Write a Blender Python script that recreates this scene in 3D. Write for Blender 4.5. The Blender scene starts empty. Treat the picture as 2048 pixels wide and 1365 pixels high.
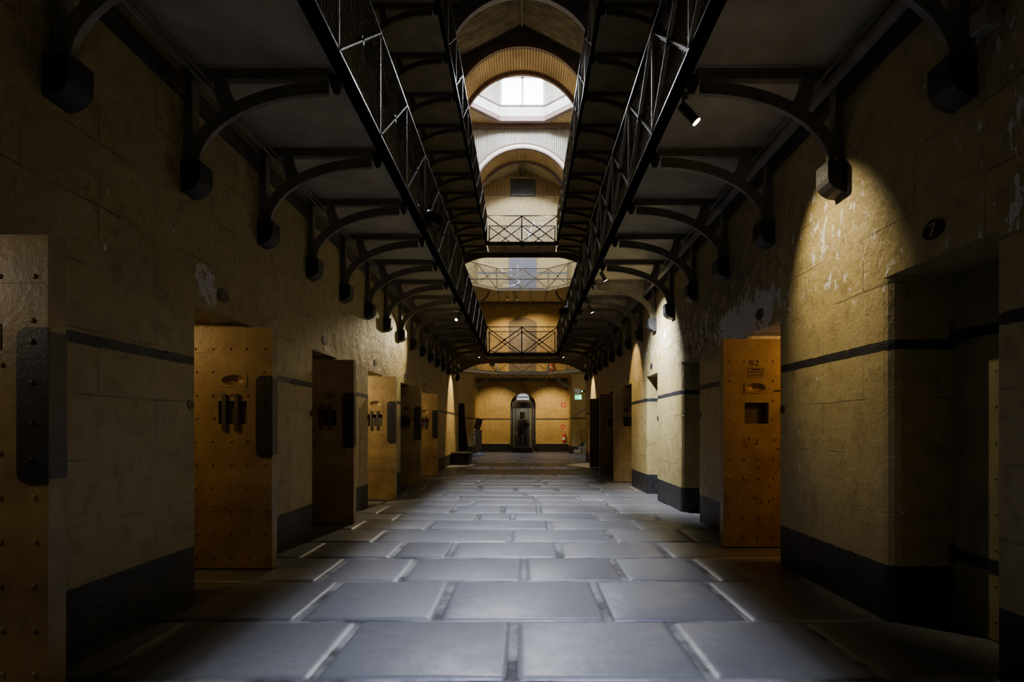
import bpy, bmesh, math, random
from mathutils import Vector, Matrix
PI = math.pi
rnd = random.Random(11)
scene = bpy.context.scene
col = scene.collection

# ------------------------------------------------------------------ dimensions
CAMX, CAMZ, F = 0.07, 1.2, 1200.0       # camera
W = 2.32                                # corridor half width
E = 1.225                               # half width of the open well between walkways
Y_END = 21.9                            # end of the corridor, start of the stair hall
SOF, DECK, DZ = 3.73, 3.79, 3.87        # soffit and deck of the first walkway, storey height
BAY, B0 = 1.2, 3.06                     # bracket spacing
CELL = 2.43                             # cell spacing
NICHE, BACK = 28.0, 30.6                # back of the hall, end wall
EAVE, RIDGE = 13.8, 15.0
HALLW, HALLZ = 4.3, 15.35

# ------------------------------------------------------------------ materials
def srgb(r, g, b):
    f = lambda c: (c/12.92 if c <= .04045 else ((c+.055)/1.055)**2.4)
    return (f(r/255), f(g/255), f(b/255), 1)

class NT:
    def __init__(self, name):
        self.m = bpy.data.materials.new(name); self.m.use_nodes = True
        self.t = self.m.node_tree; self.t.nodes.clear()
        self.out = self.n('ShaderNodeOutputMaterial')
        self.b = self.n('ShaderNodeBsdfPrincipled')
        self.l(self.b.outputs[0], self.out.inputs[0])
    def n(self, k, **kw):
        x = self.t.nodes.new(k)
        for a, v in kw.items(): setattr(x, a, v)
        return x
    def l(self, a, b): self.t.links.new(a, b)
    def val(self, sock, v):
        if hasattr(v, 'is_linked') or isinstance(v, bpy.types.NodeSocket): self.l(v, sock)
        else: sock.default_value = v
    def math(self, op, a, b=0.0, c=0.0):
        x = self.n('ShaderNodeMath', operation=op)
        for i, v in enumerate((a, b, c)): self.val(x.inputs[i], v)
        return x.outputs[0]
    def mix(self, f, a, b):
        x = self.n('ShaderNodeMix', data_type='RGBA')
        self.val(x.inputs[0], f); self.val(x.inputs[6], a); self.val(x.inputs[7], b)
        return x.outputs[2]
    def noise(self, vec, scale, detail=4.0, rough=.55, dist=0.0):
        x = self.n('ShaderNodeTexNoise')
        if vec is not None: self.l(vec, x.inputs['Vector'])
        x.inputs['Scale'].default_value = scale; x.inputs['Detail'].default_value = detail
        x.inputs['Roughness'].default_value = rough; x.inputs['Distortion'].default_value = dist
        return x.outputs[0]
    def ramp(self, v, a, b):      # 0 below a, 1 above b
        x = self.n('ShaderNodeMapRange'); x.clamp = True
        self.val(x.inputs[0], v); self.val(x.inputs[1], a); self.val(x.inputs[2], b)
        return x.outputs[0]
    def bump(self, h, strength, dist):
        x = self.n('ShaderNodeBump'); self.val(x.inputs['Strength'], strength)
        x.inputs['Distance'].default_value = dist; self.l(h, x.inputs['Height'])
        self.l(x.outputs[0], self.b.inputs['Normal'])
    def pos(self):
        g = self.n('ShaderNodeNewGeometry'); s = self.n('ShaderNodeSeparateXYZ')
        self.l(g.outputs['Position'], s.inputs[0])
        return g.outputs['Position'], s.outputs[0], s.outputs[1], s.outputs[2]
    def comb(self, x, y, z):
        c = self.n('ShaderNodeCombineXYZ')
        for i, v in enumerate((x, y, z)): self.val(c.inputs[i], v)
        return c.outputs[0]

def simple(name, c1, c2=None, rough=.6, metal=0.0, nscale=8.0, bump=.15, bdist=.004, spec=.5, stretch=None, valley_shade=0):
    t = NT(name)
    tc = t.n('ShaderNodeTexCoord'); v = tc.outputs['Object']
    if stretch:
        mp = t.n('ShaderNodeMapping'); mp.inputs['Scale'].default_value = stretch
        t.l(v, mp.inputs[0]); v = mp.outputs[0]
    c2 = c2 or tuple(x*.55 for x in c1[:3]) + (1,)
    nz = t.noise(v, nscale, 6, .6)
    t.l(t.mix(t.ramp(nz, .35, .68), c2, c1), t.b.inputs['Base Color'])
    if valley_shade:  # creases darkened: shade of the corrugation put into the colour
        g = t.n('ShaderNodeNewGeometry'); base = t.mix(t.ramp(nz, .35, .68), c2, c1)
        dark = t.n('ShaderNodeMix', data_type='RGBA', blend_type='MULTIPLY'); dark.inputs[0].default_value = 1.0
        t.l(base, dark.inputs[6]); t.l(t.mix(t.ramp(g.outputs['Pointiness'], .44, .54), (valley_shade, valley_shade, valley_shade, 1), (1, 1, 1, 1)), dark.inputs[7])
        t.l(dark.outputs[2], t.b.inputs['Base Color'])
    t.b.inputs['Roughness'].default_value = rough; t.b.inputs['Metallic'].default_value = metal
    t.b.inputs['Specular IOR Level'].default_value = spec
    if bump: t.bump(t.noise(v, nscale*6, 4, .6), bump, bdist)
    return t.m

def emit(name, c, s):
    t = NT(name); t.b.inputs['Base Color'].default_value = c
    t.b.inputs['Emission Color'].default_value = c; t.b.inputs['Emission Strength'].default_value = s
    return t.m

def wall_material(name, stripe, side, upper=(0.0, 0.0), sat=False):
    """ochre limewash over big stone blocks, black skirting and black dado line, peeling to white plaster"""
    t = NT(name); P, x, y, z = t.pos()
    along = t.math('ADD', x, y)
    n1 = t.noise(P, 1.3, 5, .6); n2 = t.noise(P, 7, 6, .65); n3 = t.noise(P, 38, 4, .6)
    ochre = t.mix(t.ramp(n1, .35, .65), (.34, .265, .105, 1), (.43, .345, .155, 1))
    if sat:
        ochre = t.mix(t.ramp(n1, .35, .65), (.40, .275, .085, 1), (.50, .36, .13, 1))
        ochre = t.mix(t.ramp(z, 7.0, 7.8), ochre, (.46, .37, .18, 1))  # upper storey paler: its daylight is put into the colour
    ochre = t.mix(t.math('MULTIPLY', t.ramp(n2, .5, .72), .65), ochre, (.18, .13, .055, 1))
    spots = t.noise(P, 22, 3, .6)
    ochre = t.mix(t.math('MULTIPLY', t.ramp(spots, .66, .70), .55), ochre, (.07, .045, .02, 1))
    # block joints
    bk = t.n('ShaderNodeTexBrick'); bk.offset = .5
    bk.inputs['Scale'].default_value = 1.0; bk.inputs['Brick Width'].default_value = 1.05
    bk.inputs['Row Height'].default_value = .355; bk.inputs['Mortar Size'].default_value = .006
    bk.inputs['Mortar Smooth'].default_value = .3
    wob = t.math('MULTIPLY', t.math('SUBTRACT', t.noise(P, 3, 3), .5), .03)
    t.l(t.comb(along, t.math('ADD', t.math('SUBTRACT', z, .32), wob), 0.0), bk.inputs['Vector'])
    joint = t.math('MULTIPLY', bk.outputs['Fac'], t.ramp(t.noise(P, 1.7, 2), .42, .62))
    ochre = t.mix(t.math('MULTIPLY', joint, .6), ochre, (.08, .055, .025, 1))
    # peeling band
    zmask = t.math('MULTIPLY', t.ramp(z, 1.95, 2.2), t.ramp(z, 3.5, 2.7))
    if side == 'right':
        st = t.n('ShaderNodeMapping'); st.inputs['Scale'].default_value = (1, 1, .55); t.l(P, st.inputs[0]); SP = st.outputs[0]
        pn = t.noise(SP, 17, 5, .62); big = t.noise(P, .9, 2, .5)
        amount = t.math('MULTIPLY', zmask, t.ramp(big, .35, .6))
        thr = t.math('SUBTRACT', .69, t.math('MULTIPLY', amount, .145))
        peel = t.ramp(pn, thr, t.math('ADD', thr, .012))
        # grey weathered stretch half way along
        worn = t.math('MULTIPLY', t.math('MULTIPLY', t.ramp(y, 5.2, 6.2), t.ramp(y, 9.6, 8.2)), zmask)
        ochre = t.mix(t.math('MULTIPLY', worn, t.ramp(t.noise(P, 6, 5, .7), .35, .55)), ochre, (.10, .085, .06, 1))
        # a bigger bare patch over the doorway beyond
        d = t.math('ADD', t.math('POWER', t.math('MULTIPLY', t.math('SUBTRACT', y, 6.1), .9), 2.0), t.math('POWER', t.math('MULTIPLY', t.math('SUBTRACT', z, 2.28), 3.2), 2.0))
        patch = t.math('GREATER_THAN', t.noise(P, 6, 6, .68), t.ramp(d, -.9, 1.1) if False else t.math('ADD', .36, t.math('MULTIPLY', d, .26)))
        peel = t.math('MAXIMUM', peel, patch)
    else:
        pn = t.noise(P, 15, 5, .62)
        thr = t.math('SUBTRACT', .74, t.math('MULTIPLY', zmask, .06))
        peel = t.ramp(pn, thr, t.math('ADD', thr, .012))
        d = t.math('ADD', t.math('POWER', t.math('MULTIPLY', t.math('SUBTRACT', y, 4.52), 3.0), 2.0), t.math('POWER', t.math('MULTIPLY', t.math('SUBTRACT', z, 2.29), 4.0), 2.0))
        patch = t.math('GREATER_THAN', t.noise(P, 9, 6, .68), t.math('ADD', .40, t.math('MULTIPLY', d, .5)))
        peel = t.math('MAXIMUM', peel, patch)
    white = t.mix(t.ramp(n3, .3, .7), (.46, .44, .39, 1), (.80, .79, .76, 1))
    c = t.mix(peel, ochre, white)
    # paint: dado line and skirting
    edge = t.math('MULTIPLY', t.math('SUBTRACT', t.noise(P, 14, 3), .5), .02)
    zz = t.math('ADD', z, edge)
    line = t.math('LESS_THAN', t.math('ABSOLUTE', t.math('SUBTRACT', zz, stripe)), .031)
    skirt = t.math('LESS_THAN', zz, .35)
    black = t.mix(t.ramp(n2, .45, .8), (.012, .012, .015, 1), (.045, .042, .045, 1))
    c = t.mix(t.math('MAXIMUM', line, skirt), c, black)
    if upper[0]:
        l2 = t.math('LESS_THAN', t.math('ABSOLUTE', t.math('SUBTRACT', zz, upper[0])), .045)
        c = t.mix(l2, c, (.10, .11, .16, 1))
    t.l(c, t.b.inputs['Base Color'])
    t.b.inputs['Roughness'].default_value = .5
    rough_band = t.math('MULTIPLY', t.ramp(z, 1.7, 2.2), t.ramp(n1, .35, .6))
    st2 = t.n('ShaderNodeMapping'); st2.inputs['Scale'].default_value = (1, 1, .45); t.l(P, st2.inputs[0])
    chip = t.noise(st2.outputs[0], 24, 5, .62)
    h = t.math('ADD', t.math('MULTIPLY', n2, .5), t.math('MULTIPLY', n3, .22))
    h = t.math('ADD', h, t.math('MULTIPLY', t.math('MULTIPLY', chip, rough_band), 2.6 if side == 'left' else 1.2))
    h = t.math('SUBTRACT', h, t.math('MULTIPLY', joint, .35))
    h = t.math('SUBTRACT', h, t.math('MULTIPLY', peel, .12))
    t.bump(h, .85, .03)
    return t.m

M = {}
M['wall_left'] = wall_material('ochre_limewash_left', 1.685, 'left')
M['wall_right'] = wall_material('ochre_limewash_right', 1.715, 'right')
M['wall_back'] = wall_material('ochre_limewash_back', 1.66, 'back', (9.12, 0), True)

def floor_material():
    t = NT('worn_bluestone'); P, x, y, z = t.pos()
    n1 = t.noise(P, .8, 3, .5); n2 = t.noise(P, 6, 6, .65); n3 = t.noise(P, 60, 4, .6)
    g = t.n('ShaderNodeNewGeometry'); isl = g.outputs['Random Per Island']
    c = t.mix(t.ramp(n1, .35, .65), (.085, .088, .098, 1), (.135, .138, .148, 1))
    c = t.mix(t.math('MULTIPLY', isl, .55), c, (.20, .20, .21, 1))
    c = t.mix(t.math('MULTIPLY', t.ramp(n2, .48, .75), .5), c, (.075, .075, .08, 1))
    low = t.ramp(z, -.0035, -.012)
    c = t.mix(low, c, t.mix(t.ramp(t.noise(P, 1.9, 5, .65), .40, .58), (.035, .034, .033, 1), (.33, .32, .305, 1)))
    t.l(c, t.b.inputs['Base Color'])
    t.l(t.math('ADD', .27, t.math('MULTIPLY', n2, .30)), t.b.inputs['Roughness'])
    h = t.math('ADD', t.math('MULTIPLY', n2, .8), t.math('MULTIPLY', n3, .18))
    h = t.math('ADD', h, t.math('MULTIPLY', t.noise(P, 2.2, 3), .9))
    t.bump(h, .35, .016)
    return t.m
M['floor'] = floor_material()
def mortar_material():
    t = NT('pale_mortar'); P, x, y, z = t.pos()
    n = t.noise(P, 5, 5, .7)
    t.l(t.mix(t.ramp(t.noise(P, 1.9, 5, .65), .40, .58), (.03, .029, .028, 1), (.27, .26, .245, 1)), t.b.inputs['Base Color'])
    t.b.inputs['Roughness'].default_value = .7
    t.bump(t.noise(P, 70, 4), .6, .01)
    return t.m
M['mortar'] = mortar_material()
M['soffit'] = simple('grey_walkway_slab', (.46, .41, .285, 1), (.31, .27, .18, 1), .8, nscale=2.5, bump=.3)
M['iron'] = simple('dark_painted_iron', (.20, .175, .128, 1), (.125, .108, .078, 1), .5, nscale=6, bump=.2)
M['khaki'] = simple('khaki_painted_iron', (.40, .335, .20, 1), (.23, .19, .11, 1), .5, nscale=9, bump=.25)
M['black_iron'] = simple('black_iron', (.022, .022, .026, 1), (.012, .012, .013, 1), .38, nscale=12, bump=.25)
M['fascia'] = simple('dark_blue_fascia', (.009, .0095, .013, 1), (.006, .006, .008, 1), .9, nscale=5, spec=0.0)
M['corbel'] = simple('black_stone_corbel', (.020, .020, .025, 1), (.008, .008, .010, 1), .45, nscale=14, bump=.7, bdist=.012)
M['wire'] = simple('dull_wire', (.10, .095, .085, 1), None, .45, .6, bump=0)
M['timber'] = simple('dark_timber', (.075, .060, .040, 1), None, .65, nscale=3, stretch=(8, 1, 8))
M['conduit'] = simple('grey_conduit', (.34, .31, .25, 1), None, .5, nscale=4)
M['door'] = simple('ochre_iron_door', (.38, .265, .11, 1), (.21, .14, .06, 1), .42, nscale=3.2, bump=.35, bdist=.01)
M['door_olive'] = simple('olive_cell_door', (.25, .22, .10, 1), (.15, .125, .055, 1), .5, nscale=3, bump=.35, bdist=.008)
M['lock'] = simple('dark_lock_plate', (.030, .030, .036, 1), (.014, .014, .016, 1), .42, nscale=10, bump=.4)
M['bar'] = simple('brown_iron_bar', (.085, .065, .045, 1), None, .5)
M['iron_sheet'] = simple('weathered_corrugated_iron', (.62, .46, .25, 1), (.36, .26, .14, 1), .5, nscale=2.2, bump=0, stretch=(.5, .5, .5), valley_shade=.32)
M['roof_sheet'] = simple('dark_corrugated_roof', (.23, .20, .145, 1), (.075, .068, .055, 1), .55, nscale=1.6, bump=0, stretch=(1.2, 2.5, 1.2), valley_shade=.25)
M['pale_sheet'] = simple('pale_corrugated_iron', (.50, .48, .42, 1), (.34, .33, .30, 1), .45, nscale=2.2, bump=0, stretch=(1, 1, .4), valley_shade=.45)
M['maroon'] = simple('maroon_trim', (.145, .085, .080, 1), None, .5)
M['cream'] = simple('cream_trim', (.60, .54, .40, 1), (.45, .40, .29, 1), .5)
M['white_paint'] = simple('white_painted_curb', (.52, .52, .50, 1), (.36, .36, .34, 1), .5, nscale=4)
M['navy'] = simple('dark_blue_boards', (.11, .11, .17, 1), (.08, .08, .12, 1), .55, nscale=3)
M['plaster_dark'] = simple('stained_plaster', (.26, .23, .16, 1), (.15, .125, .08, 1), .7, nscale=3)
M['red'] = simple('red_enamel', (.55, .035, .02, 1), (.42, .03, .02, 1), .3, bump=0)
M['white'] = simple('white_enamel', (.75, .74, .70, 1), (.6, .6, .58, 1), .4, bump=0)
M['greybox'] = simple('pale_grey_casing', (.50, .50, .50, 1), None, .5, bump=0)
M['black'] = simple('matt_black', (.014, .014, .015, 1), (.009, .009, .010, 1), .5, nscale=5, bump=.1)
M['ledge'] = simple('pale_stone_ledge', (.55, .47, .30, 1), None, .7, nscale=6, bump=.4)
M['slate_blue'] = simple('slate_blue_paint', (.17, .18, .24, 1), (.14, .15, .20, 1), .6, nscale=2)
M['brown_slats'] = simple('grey_brown_boards', (.15, .12, .085, 1), (.10, .08, .055, 1), .6, nscale=3, stretch=(1, 1, 6))
M['steel'] = simple('brushed_steel', (.5, .49, .46, 1), None, .28, .9, nscale=30, bump=0)
M['dark_steel'] = simple('dark_steel', (.16, .15, .13, 1), None, .3, .85, nscale=30, bump=0)
M['coat'] = simple('brown_oilskin_coat', (.14, .095, .05, 1), None, .6, nscale=7, bump=.3)
M['numeral'] = simple('cream_numeral', (.55, .48, .28, 1), None, .6, bump=0)
M['marks'] = simple('dark_scribble', (.03, .02, .012, 1), None, .7, bump=0)
M['pillarstone'] = simple('blue_skirting', (.10, .10, .14, 1), None, .6)
M['light_mark'] = emit('glowing_light_streak', (.80, .80, .80, 1), .25)  # glow stands in for light reflected onto the wall
M['lens_warm'] = emit('lit_lens_warm', (1, .86, .62, 1), 14)
M['lens_cool'] = emit('lit_lens_cool', (.86, .88, 1, 1), 14)
M['window'] = emit('overcast_window_glass', (.93, .95, 1.0, 1), 6.0)
M['lattice'] = emit('bright_lattice_glass', (.95, .92, 1.0, 1), 1.5)
M['exit_green'] = emit('lit_green_sign', (.03, .55, .22, 1), 1.5)
M['exit_white'] = emit('lit_white_symbol', (.80, 1, .88, 1), 2.2)
M['green_lamp'] = emit('green_lamp', (.15, 1, .25, 1), 3)
def brick_dark():
    t = NT('dark_bricks'); P, x, y, z = t.pos()
    bk = t.n('ShaderNodeTexBrick'); bk.inputs['Scale'].default_value = 1
    bk.inputs['Brick Width'].default_value = .24; bk.inputs['Row Height'].default_value = .085; bk.inputs['Mortar Size'].default_value = .008
    bk.inputs['Color1'].default_value = (.10, .085, .06, 1); bk.inputs['Color2'].default_value = (.16, .13, .09, 1); bk.inputs['Mortar'].default_value = (.05, .045, .035, 1)
    t.l(t.comb(t.math('ADD', x, y), z, 0.0), bk.inputs['Vector'])
    t.l(bk.outputs['Color'], t.b.inputs['Base Color']); t.b.inputs['Roughness'].default_value = .7
    t.bump(bk.outputs['Fac'], -.5, .01)
    return t.m
M['brick'] = brick_dark()
def glass():
    t = NT('case_glass')
    g = t.n('ShaderNodeBsdfGlossy'); g.inputs['Roughness'].default_value = .02
    tr = t.n('ShaderNodeBsdfTransparent'); tr.inputs[0].default_value = (.88, .92, .90, 1)
    lw = t.n('ShaderNodeLayerWeight'); lw.inputs[0].default_value = .18
    mx = t.n('ShaderNodeMixShader'); t.l(lw.outputs['Fresnel'], mx.inputs[0])
    t.l(tr.outputs[0], mx.inputs[1]); t.l(g.outputs[0], mx.inputs[2]); t.l(mx.outputs[0], t.out.inputs[0])
    return t.m
M['glass'] = glass()

# ------------------------------------------------------------------ mesh builder
class MB:
    def __init__(self): self.v = []; self.f = []
    def add(self, vs, fs):
        o = len(self.v); self.v += [tuple(p) for p in vs]
        self.f += [tuple(i+o for i in f) for f in fs]; return self
    def quad(self, *p): return self.add(p, [tuple(range(len(p)))])
    def box(self, x0, x1, y0, y1, z0, z1, bev=0.0):
        if bev <= 0:
            v = [(x, y, z) for z in (z0, z1) for y in (y0, y1) for x in (x0, x1)]
            return self.add(v, [(0,2,3,1),(4,5,7,6),(0,1,5,4),(2,6,7,3),(0,4,6,2),(1,3,7,5)])
        bm = bmesh.new(); bmesh.ops.create_cube(bm, size=1.0)
        for w in bm.verts: w.co = Vector(((x0+x1)/2 + w.co.x*(x1-x0), (y0+y1)/2 + w.co.y*(y1-y0), (z0+z1)/2 + w.co.z*(z1-z0)))
        bmesh.ops.bevel(bm, geom=list(bm.edges), offset=bev, segments=2, affect='EDGES', profile=.5)
        return self.bm(bm)
    def bm(self, bm, M4=None):
        bm.verts.ensure_lookup_table(); bm.verts.index_update()
        vs = [(M4 @ w.co) if M4 else w.co for w in bm.verts]
        self.add(vs, [tuple(w.index for w in f.verts) for f in bm.faces]); bm.free(); return self
    def bar(self, p, q, w, h=None, up=(0, 0, 1)):
        """rectangular bar from p to q, w across, h along 'up'"""
        h = h or w; p, q = Vector(p), Vector(q); d = (q-p).normalized(); u = Vector(up)
        s = d.cross(u)
        if s.length < 1e-4: s = d.cross(Vector((1, 0, 0)))
        s.normalize(); u = s.cross(d).normalized(); s *= w/2; u *= h/2
        v = [p-s-u, p+s-u, p+s+u, p-s+u, q-s-u, q+s-u, q+s+u, q-s+u]
        return self.add(v, [(0,3,2,1),(4,5,6,7),(0,1,5,4),(1,2,6,5),(2,3,7,6),(3,0,4,7)])
    def cyl(self, p, q, r, r2=None, n=14, cap=True):
        r2 = r if r2 is None else r2; p, q = Vector(p), Vector(q); d = (q-p).normalized()
        s = d.cross(Vector((0, 0, 1)))
        if s.length < 1e-4: s = Vector((1, 0, 0))
        s.normalize(); u = s.cross(d)
        v = [p + (s*math.cos(2*PI*i/n) + u*math.sin(2*PI*i/n))*r for i in range(n)] + [q + (s*math.cos(2*PI*i/n) + u*math.sin(2*PI*i/n))*r2 for i in range(n)]
        f = [(i, (i+1) % n, n+(i+1) % n, n+i) for i in range(n)]
        if cap: f += [tuple(range(n))[::-1], tuple(range(n, 2*n))]
        return self.add(v, f)
    def tube(self, pts, r, n=6):
        for a, b in zip(pts[:-1], pts[1:]): self.cyl(a, b, r, n=n)
        return self
    def lathe(self, prof, o=(0, 0, 0), n=18):
        o = Vector(o); k = len(prof)
        v = [o + Vector((r*math.cos(2*PI*i/n), r*math.sin(2*PI*i/n), z)) for i in range(n) for r, z in prof]
        f = [(i*k+j, ((i+1) % n)*k+j, ((i+1) % n)*k+j+1, i*k+j+1) for i in range(n) for j in range(k-1)]
        return self.add(v, f)
    def ball(self, c, r, seg=10, sc=(1, 1, 1)):
        bm = bmesh.new(); bmesh.ops.create_uvsphere(bm, u_segments=seg, v_segments=max(4, seg//2), radius=r)
        return self.bm(bm, Matrix.Translation(c) @ Matrix.Diagonal((*sc, 1)))
    def prism(self, poly, axis, a, b):
        """extrude a closed 2D polygon along an axis: axis 0 -> (y,z), 1 -> (x,z), 2 -> (x,y)"""
        def P(u, w, t): return {0: (t, u, w), 1: (u, t, w), 2: (u, w, t)}[axis]
        n = len(poly)
        v = [P(*p, a) for p in poly] + [P(*p, b) for p in poly]
        return self.add(v, [tuple(range(n))[::-1], tuple(range(n, 2*n))] + [(i, (i+1) % n, n+(i+1) % n, n+i) for i in range(n)])
    def strip(self, A, B):
        """quads between two equally long point rows"""
        n = len(A)
        return self.add(list(A)+list(B), [(i, i+1, n+i+1, n+i) for i in range(n-1)])
    def mesh(self, name, mat, smooth=False, fix=True):
        me = bpy.data.meshes.new(name); me.from_pydata([tuple(p) for p in self.v], [], self.f)
        if fix:
            bm = bmesh.new(); bm.from_mesh(me); bmesh.ops.recalc_face_normals(bm, faces=bm.faces); bm.to_mesh(me); bm.free()
        me.materials.append(mat)
        if smooth:
            for p in me.polygons: p.use_smooth = True
            me.set_sharp_from_angle(angle=math.radians(38))
        me.update(); return me
    def build(self, name, mat, parent=None, smooth=False, fix=True):
        return link(name, self.mesh(name, mat, smooth, fix), parent)

def link(name, data, parent=None):
    o = bpy.data.objects.new(name, data); col.objects.link(o)
    if parent: o.parent = parent
    return o
def tag(o, label, cat, group=None, kind=None):
    o['label'] = label; o['category'] = cat
    if group: o['group'] = group
    if kind: o['kind'] = kind
    return o
def thing(name, label, cat, loc=(0, 0, 0), rot=(0, 0, 0), group=None):
    o = bpy.data.objects.new(name, None); col.objects.link(o); o.location = loc; o.rotation_euler = rot
    o.empty_display_size = .1
    return tag(o, label, cat, group)
def struct(name, mb, mat, label, cat, smooth=False, fix=True):
    return tag(mb.build(name, mat, None, smooth, fix), label, cat, None, 'structure')
def copy_tree(root, loc, rot=None, label=None, group=None):
    r = root.copy(); col.objects.link(r); r.location = loc
    if rot is not None: r.rotation_euler = rot
    if label: r['label'] = label
    if group: r['group'] = group
    for ch in list(root.children):
        c = ch.copy(); col.objects.link(c); c.parent = r
        for g in list(ch.children):
            d = g.copy(); col.objects.link(d); d.parent = c
    return r
ORD = ['first', 'second', 'third', 'fourth', 'fifth', 'sixth', 'seventh', 'eighth', 'ninth', 'tenth', 'eleventh', 'twelfth',
       'thirteenth', 'fourteenth', 'fifteenth', 'sixteenth', 'seventeenth', 'eighteenth']

# ------------------------------------------------------------------ doorways
NEARL = [4.40 + CELL*k for k in range(-1, 5)]
NEARR = [2.89 + CELL*k for k in range(0, 7)]
DW, HL, HR = .80, 2.09, 2.14
REC = .45

def corridor_wall(side, nears, H, closed):
    s = side; mb = MB(); r = .07
    prof = [(W, -3.0)]; notches = []
    for y0 in nears:
        a = [(W, y0 - r)] + [(W + r - r*math.cos(t), y0 - r + r*math.sin(t)) for t in (PI/6, PI/3)] + [(W + r, y0), (W + REC, y0)]
        b = [(W + REC, y0 + DW), (W + r, y0 + DW)] + [(W + r - r*math.sin(t), y0 + DW + r - r*math.cos(t)) for t in (PI/6, PI/3)] + [(W, y0 + DW + r)]
        prof += a; notches.append((a, b)); prof += [None] + b if True else b
    prof.append((W, Y_END))
    # lower band, broken at each opening
    run = []
    def flush():
        if len(run) > 1:
            mb.strip([(s*x, y, 0) for x, y in run], [(s*x, y, H) for x, y in run])
    for p in prof:
        if p is None: flush(); run.clear()
        else: run.append(p)
    flush()
    for (a, b) in notches:                       # lintel soffits
        mb.quad(*[(s*x, y, H) for x, y in a + b])
    mb.quad((s*W, -3, H), (s*W, Y_END, H), (s*W, Y_END, EAVE), (s*W, -3, EAVE))
    # cells behind the wall
    for i, y0 in enumerate(nears):
        if i in closed: continue
        xa, xb, ya, yb, ht = W + REC, W + REC + 2.2, y0 - .6, y0 + DW + .6, 2.5
        P = lambda x, y, z: (s*x, y, z)
        mb.quad(P(xa, ya, 0), P(xa, y0, 0), P(xa, y0, ht), P(xa, ya, ht))
        mb.quad(P(xa, y0+DW, 0), P(xa, yb, 0), P(xa, yb, ht), P(xa, y0+DW, ht))
        mb.quad(P(xa, y0, H), P(xa, y0+DW, H), P(xa, y0+DW, ht), P(xa, y0, ht))
        mb.quad(P(xa, ya, 0), P(xb, ya, 0), P(xb, ya, ht), P(xa, ya, ht))
        mb.quad(P(xa, yb, 0), P(xb, yb, 0), P(xb, yb, ht), P(xa, yb, ht))
        mb.quad(P(xb, ya, 0), P(xb, yb, 0), P(xb, yb, ht), P(xb, ya, ht))
        mb.quad(P(xa, ya, ht), P(xb, ya, ht), P(xb, yb, ht), P(xa, yb, ht))
    # return of the wall into the hall
    mb.quad((s*W, Y_END, 0), (s*(HALLW+.1), Y_END, 0), (s*(HALLW+.1), Y_END, HALLZ), (s*W, Y_END, HALLZ - 1.0))
    return mb
struct('wall_left', corridor_wall(-1, NEARL, HL, ()), M['wall_left'], 'ochre limewashed stone wall with open cell doorways along the left', 'wall', fix=False)
struct('wall_right', corridor_wall(1, NEARR, HR, (0, 2, 3)), M['wall_right'], 'peeling ochre limewashed stone wall with cell doorways along the right', 'wall', fix=False)

# ------------------------------------------------------------------ floor of big slabs
def floor():
    mb = MB()
    def slab(x0, x1, y0, y1):
        g = rnd.uniform(.010, .020); dz = rnd.uniform(-.003, .003); b = rnd.uniform(.026, .048)
        rx = .028
        def ring(ins, z):
            a0, a1, c0, c1 = x0+g+ins, x1-g-ins, y0+g*.6+ins, y1-g*.6-ins; k = rx
            pts = []
            for (cx, cy, t0) in ((a1-k, c1-k, 0), (a0+k, c1-k, PI/2), (a0+k, c0+k, PI), (a1-k, c0+k, 3*PI/2)):
                for j in range(4):
                    t = t0 + PI/2*j/3; pts.append((cx+k*math.cos(t), cy+k*math.sin(t), z))
            return pts
        R = [ring(0, -.03), ring(0, -.016), ring(b*.35, -.006 + dz), ring(b, dz)]
        n = len(R[0]); base = len(mb.v)
        vs = sum(R, []); fs = []
        for q in range(3):
            fs += [(q*n+i, q*n+(i+1) % n, (q+1)*n+(i+1) % n, (q+1)*n+i) for i in range(n)]
        fs.append(tuple(3*n+i for i in range(n)))
        mb.add(vs, fs)
    rows = [(1.2, 2.05, [-1.3, -.35, .6, 1.5]), (2.05, 2.863, [-1.5, -.55, .45, 1.25]), (2.863, 3.744, [-2.0, -.95, .01, .97, 1.8]),
            (3.744, 4.714, [-1.36, -.48, .60, 1.49]), (4.714, 5.568, [-1.56, -.91, .07, .87, 1.6]), (5.568, 6.344, [-2.0, -1.17, -.64, .41, 1.44]),
            (6.344, 7.13, [-1.53, -.09, 1.04, 1.9]), (7.13, 7.843, [-1.95, -1.1, .38, 1.44]), (7.843, 8.49, [-1.63, -.55, -.09, 1.04]), (8.49, 9.35, [-2.0, -.97, -.24, .29, 1.4])]
    y = 9.35
    while y < 31.2:
        d = rnd.uniform(.58, .86); xs = []; x = -2.9 + rnd.uniform(.2, 1.1)
        while x < 2.5: xs.append(x); x += rnd.uniform(.65, 1.5)
        rows.append((y, y+d, xs)); y += d
    y = 1.2
    while y > -3.2:
        xs = []; x = -2.9 + rnd.uniform(.2, 1.1)
        while x < 2.5: xs.append(x); x += rnd.uniform(.7, 1.4)
        rows.append((y-.8, y, xs)); y -= .8
    for (a, b, xs) in rows:
        lim = 3.0 if b < Y_END else 4.4
        pts = [-lim] + [x for x in xs if -lim+.2 < x < lim-.2]
        while pts[-1] < lim - 1.6: pts.append(pts[-1] + rnd.uniform(.8, 1.4))
        pts.append(lim)
        for p, q in zip(pts[:-1], pts[1:]): slab(p, q, a, b)
    return mb
fl = struct('floor', floor(), M['floor'], 'large worn bluestone paving slabs of the corridor floor', 'floor', smooth=True)
MB().quad((-5.2, -3.2, -.013), (5.2, -3.2, -.013), (5.2, 31.4, -.013), (-5.2, 31.4, -.013)).build('mortar_bed', M['mortar'], fl, fix=False)

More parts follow.
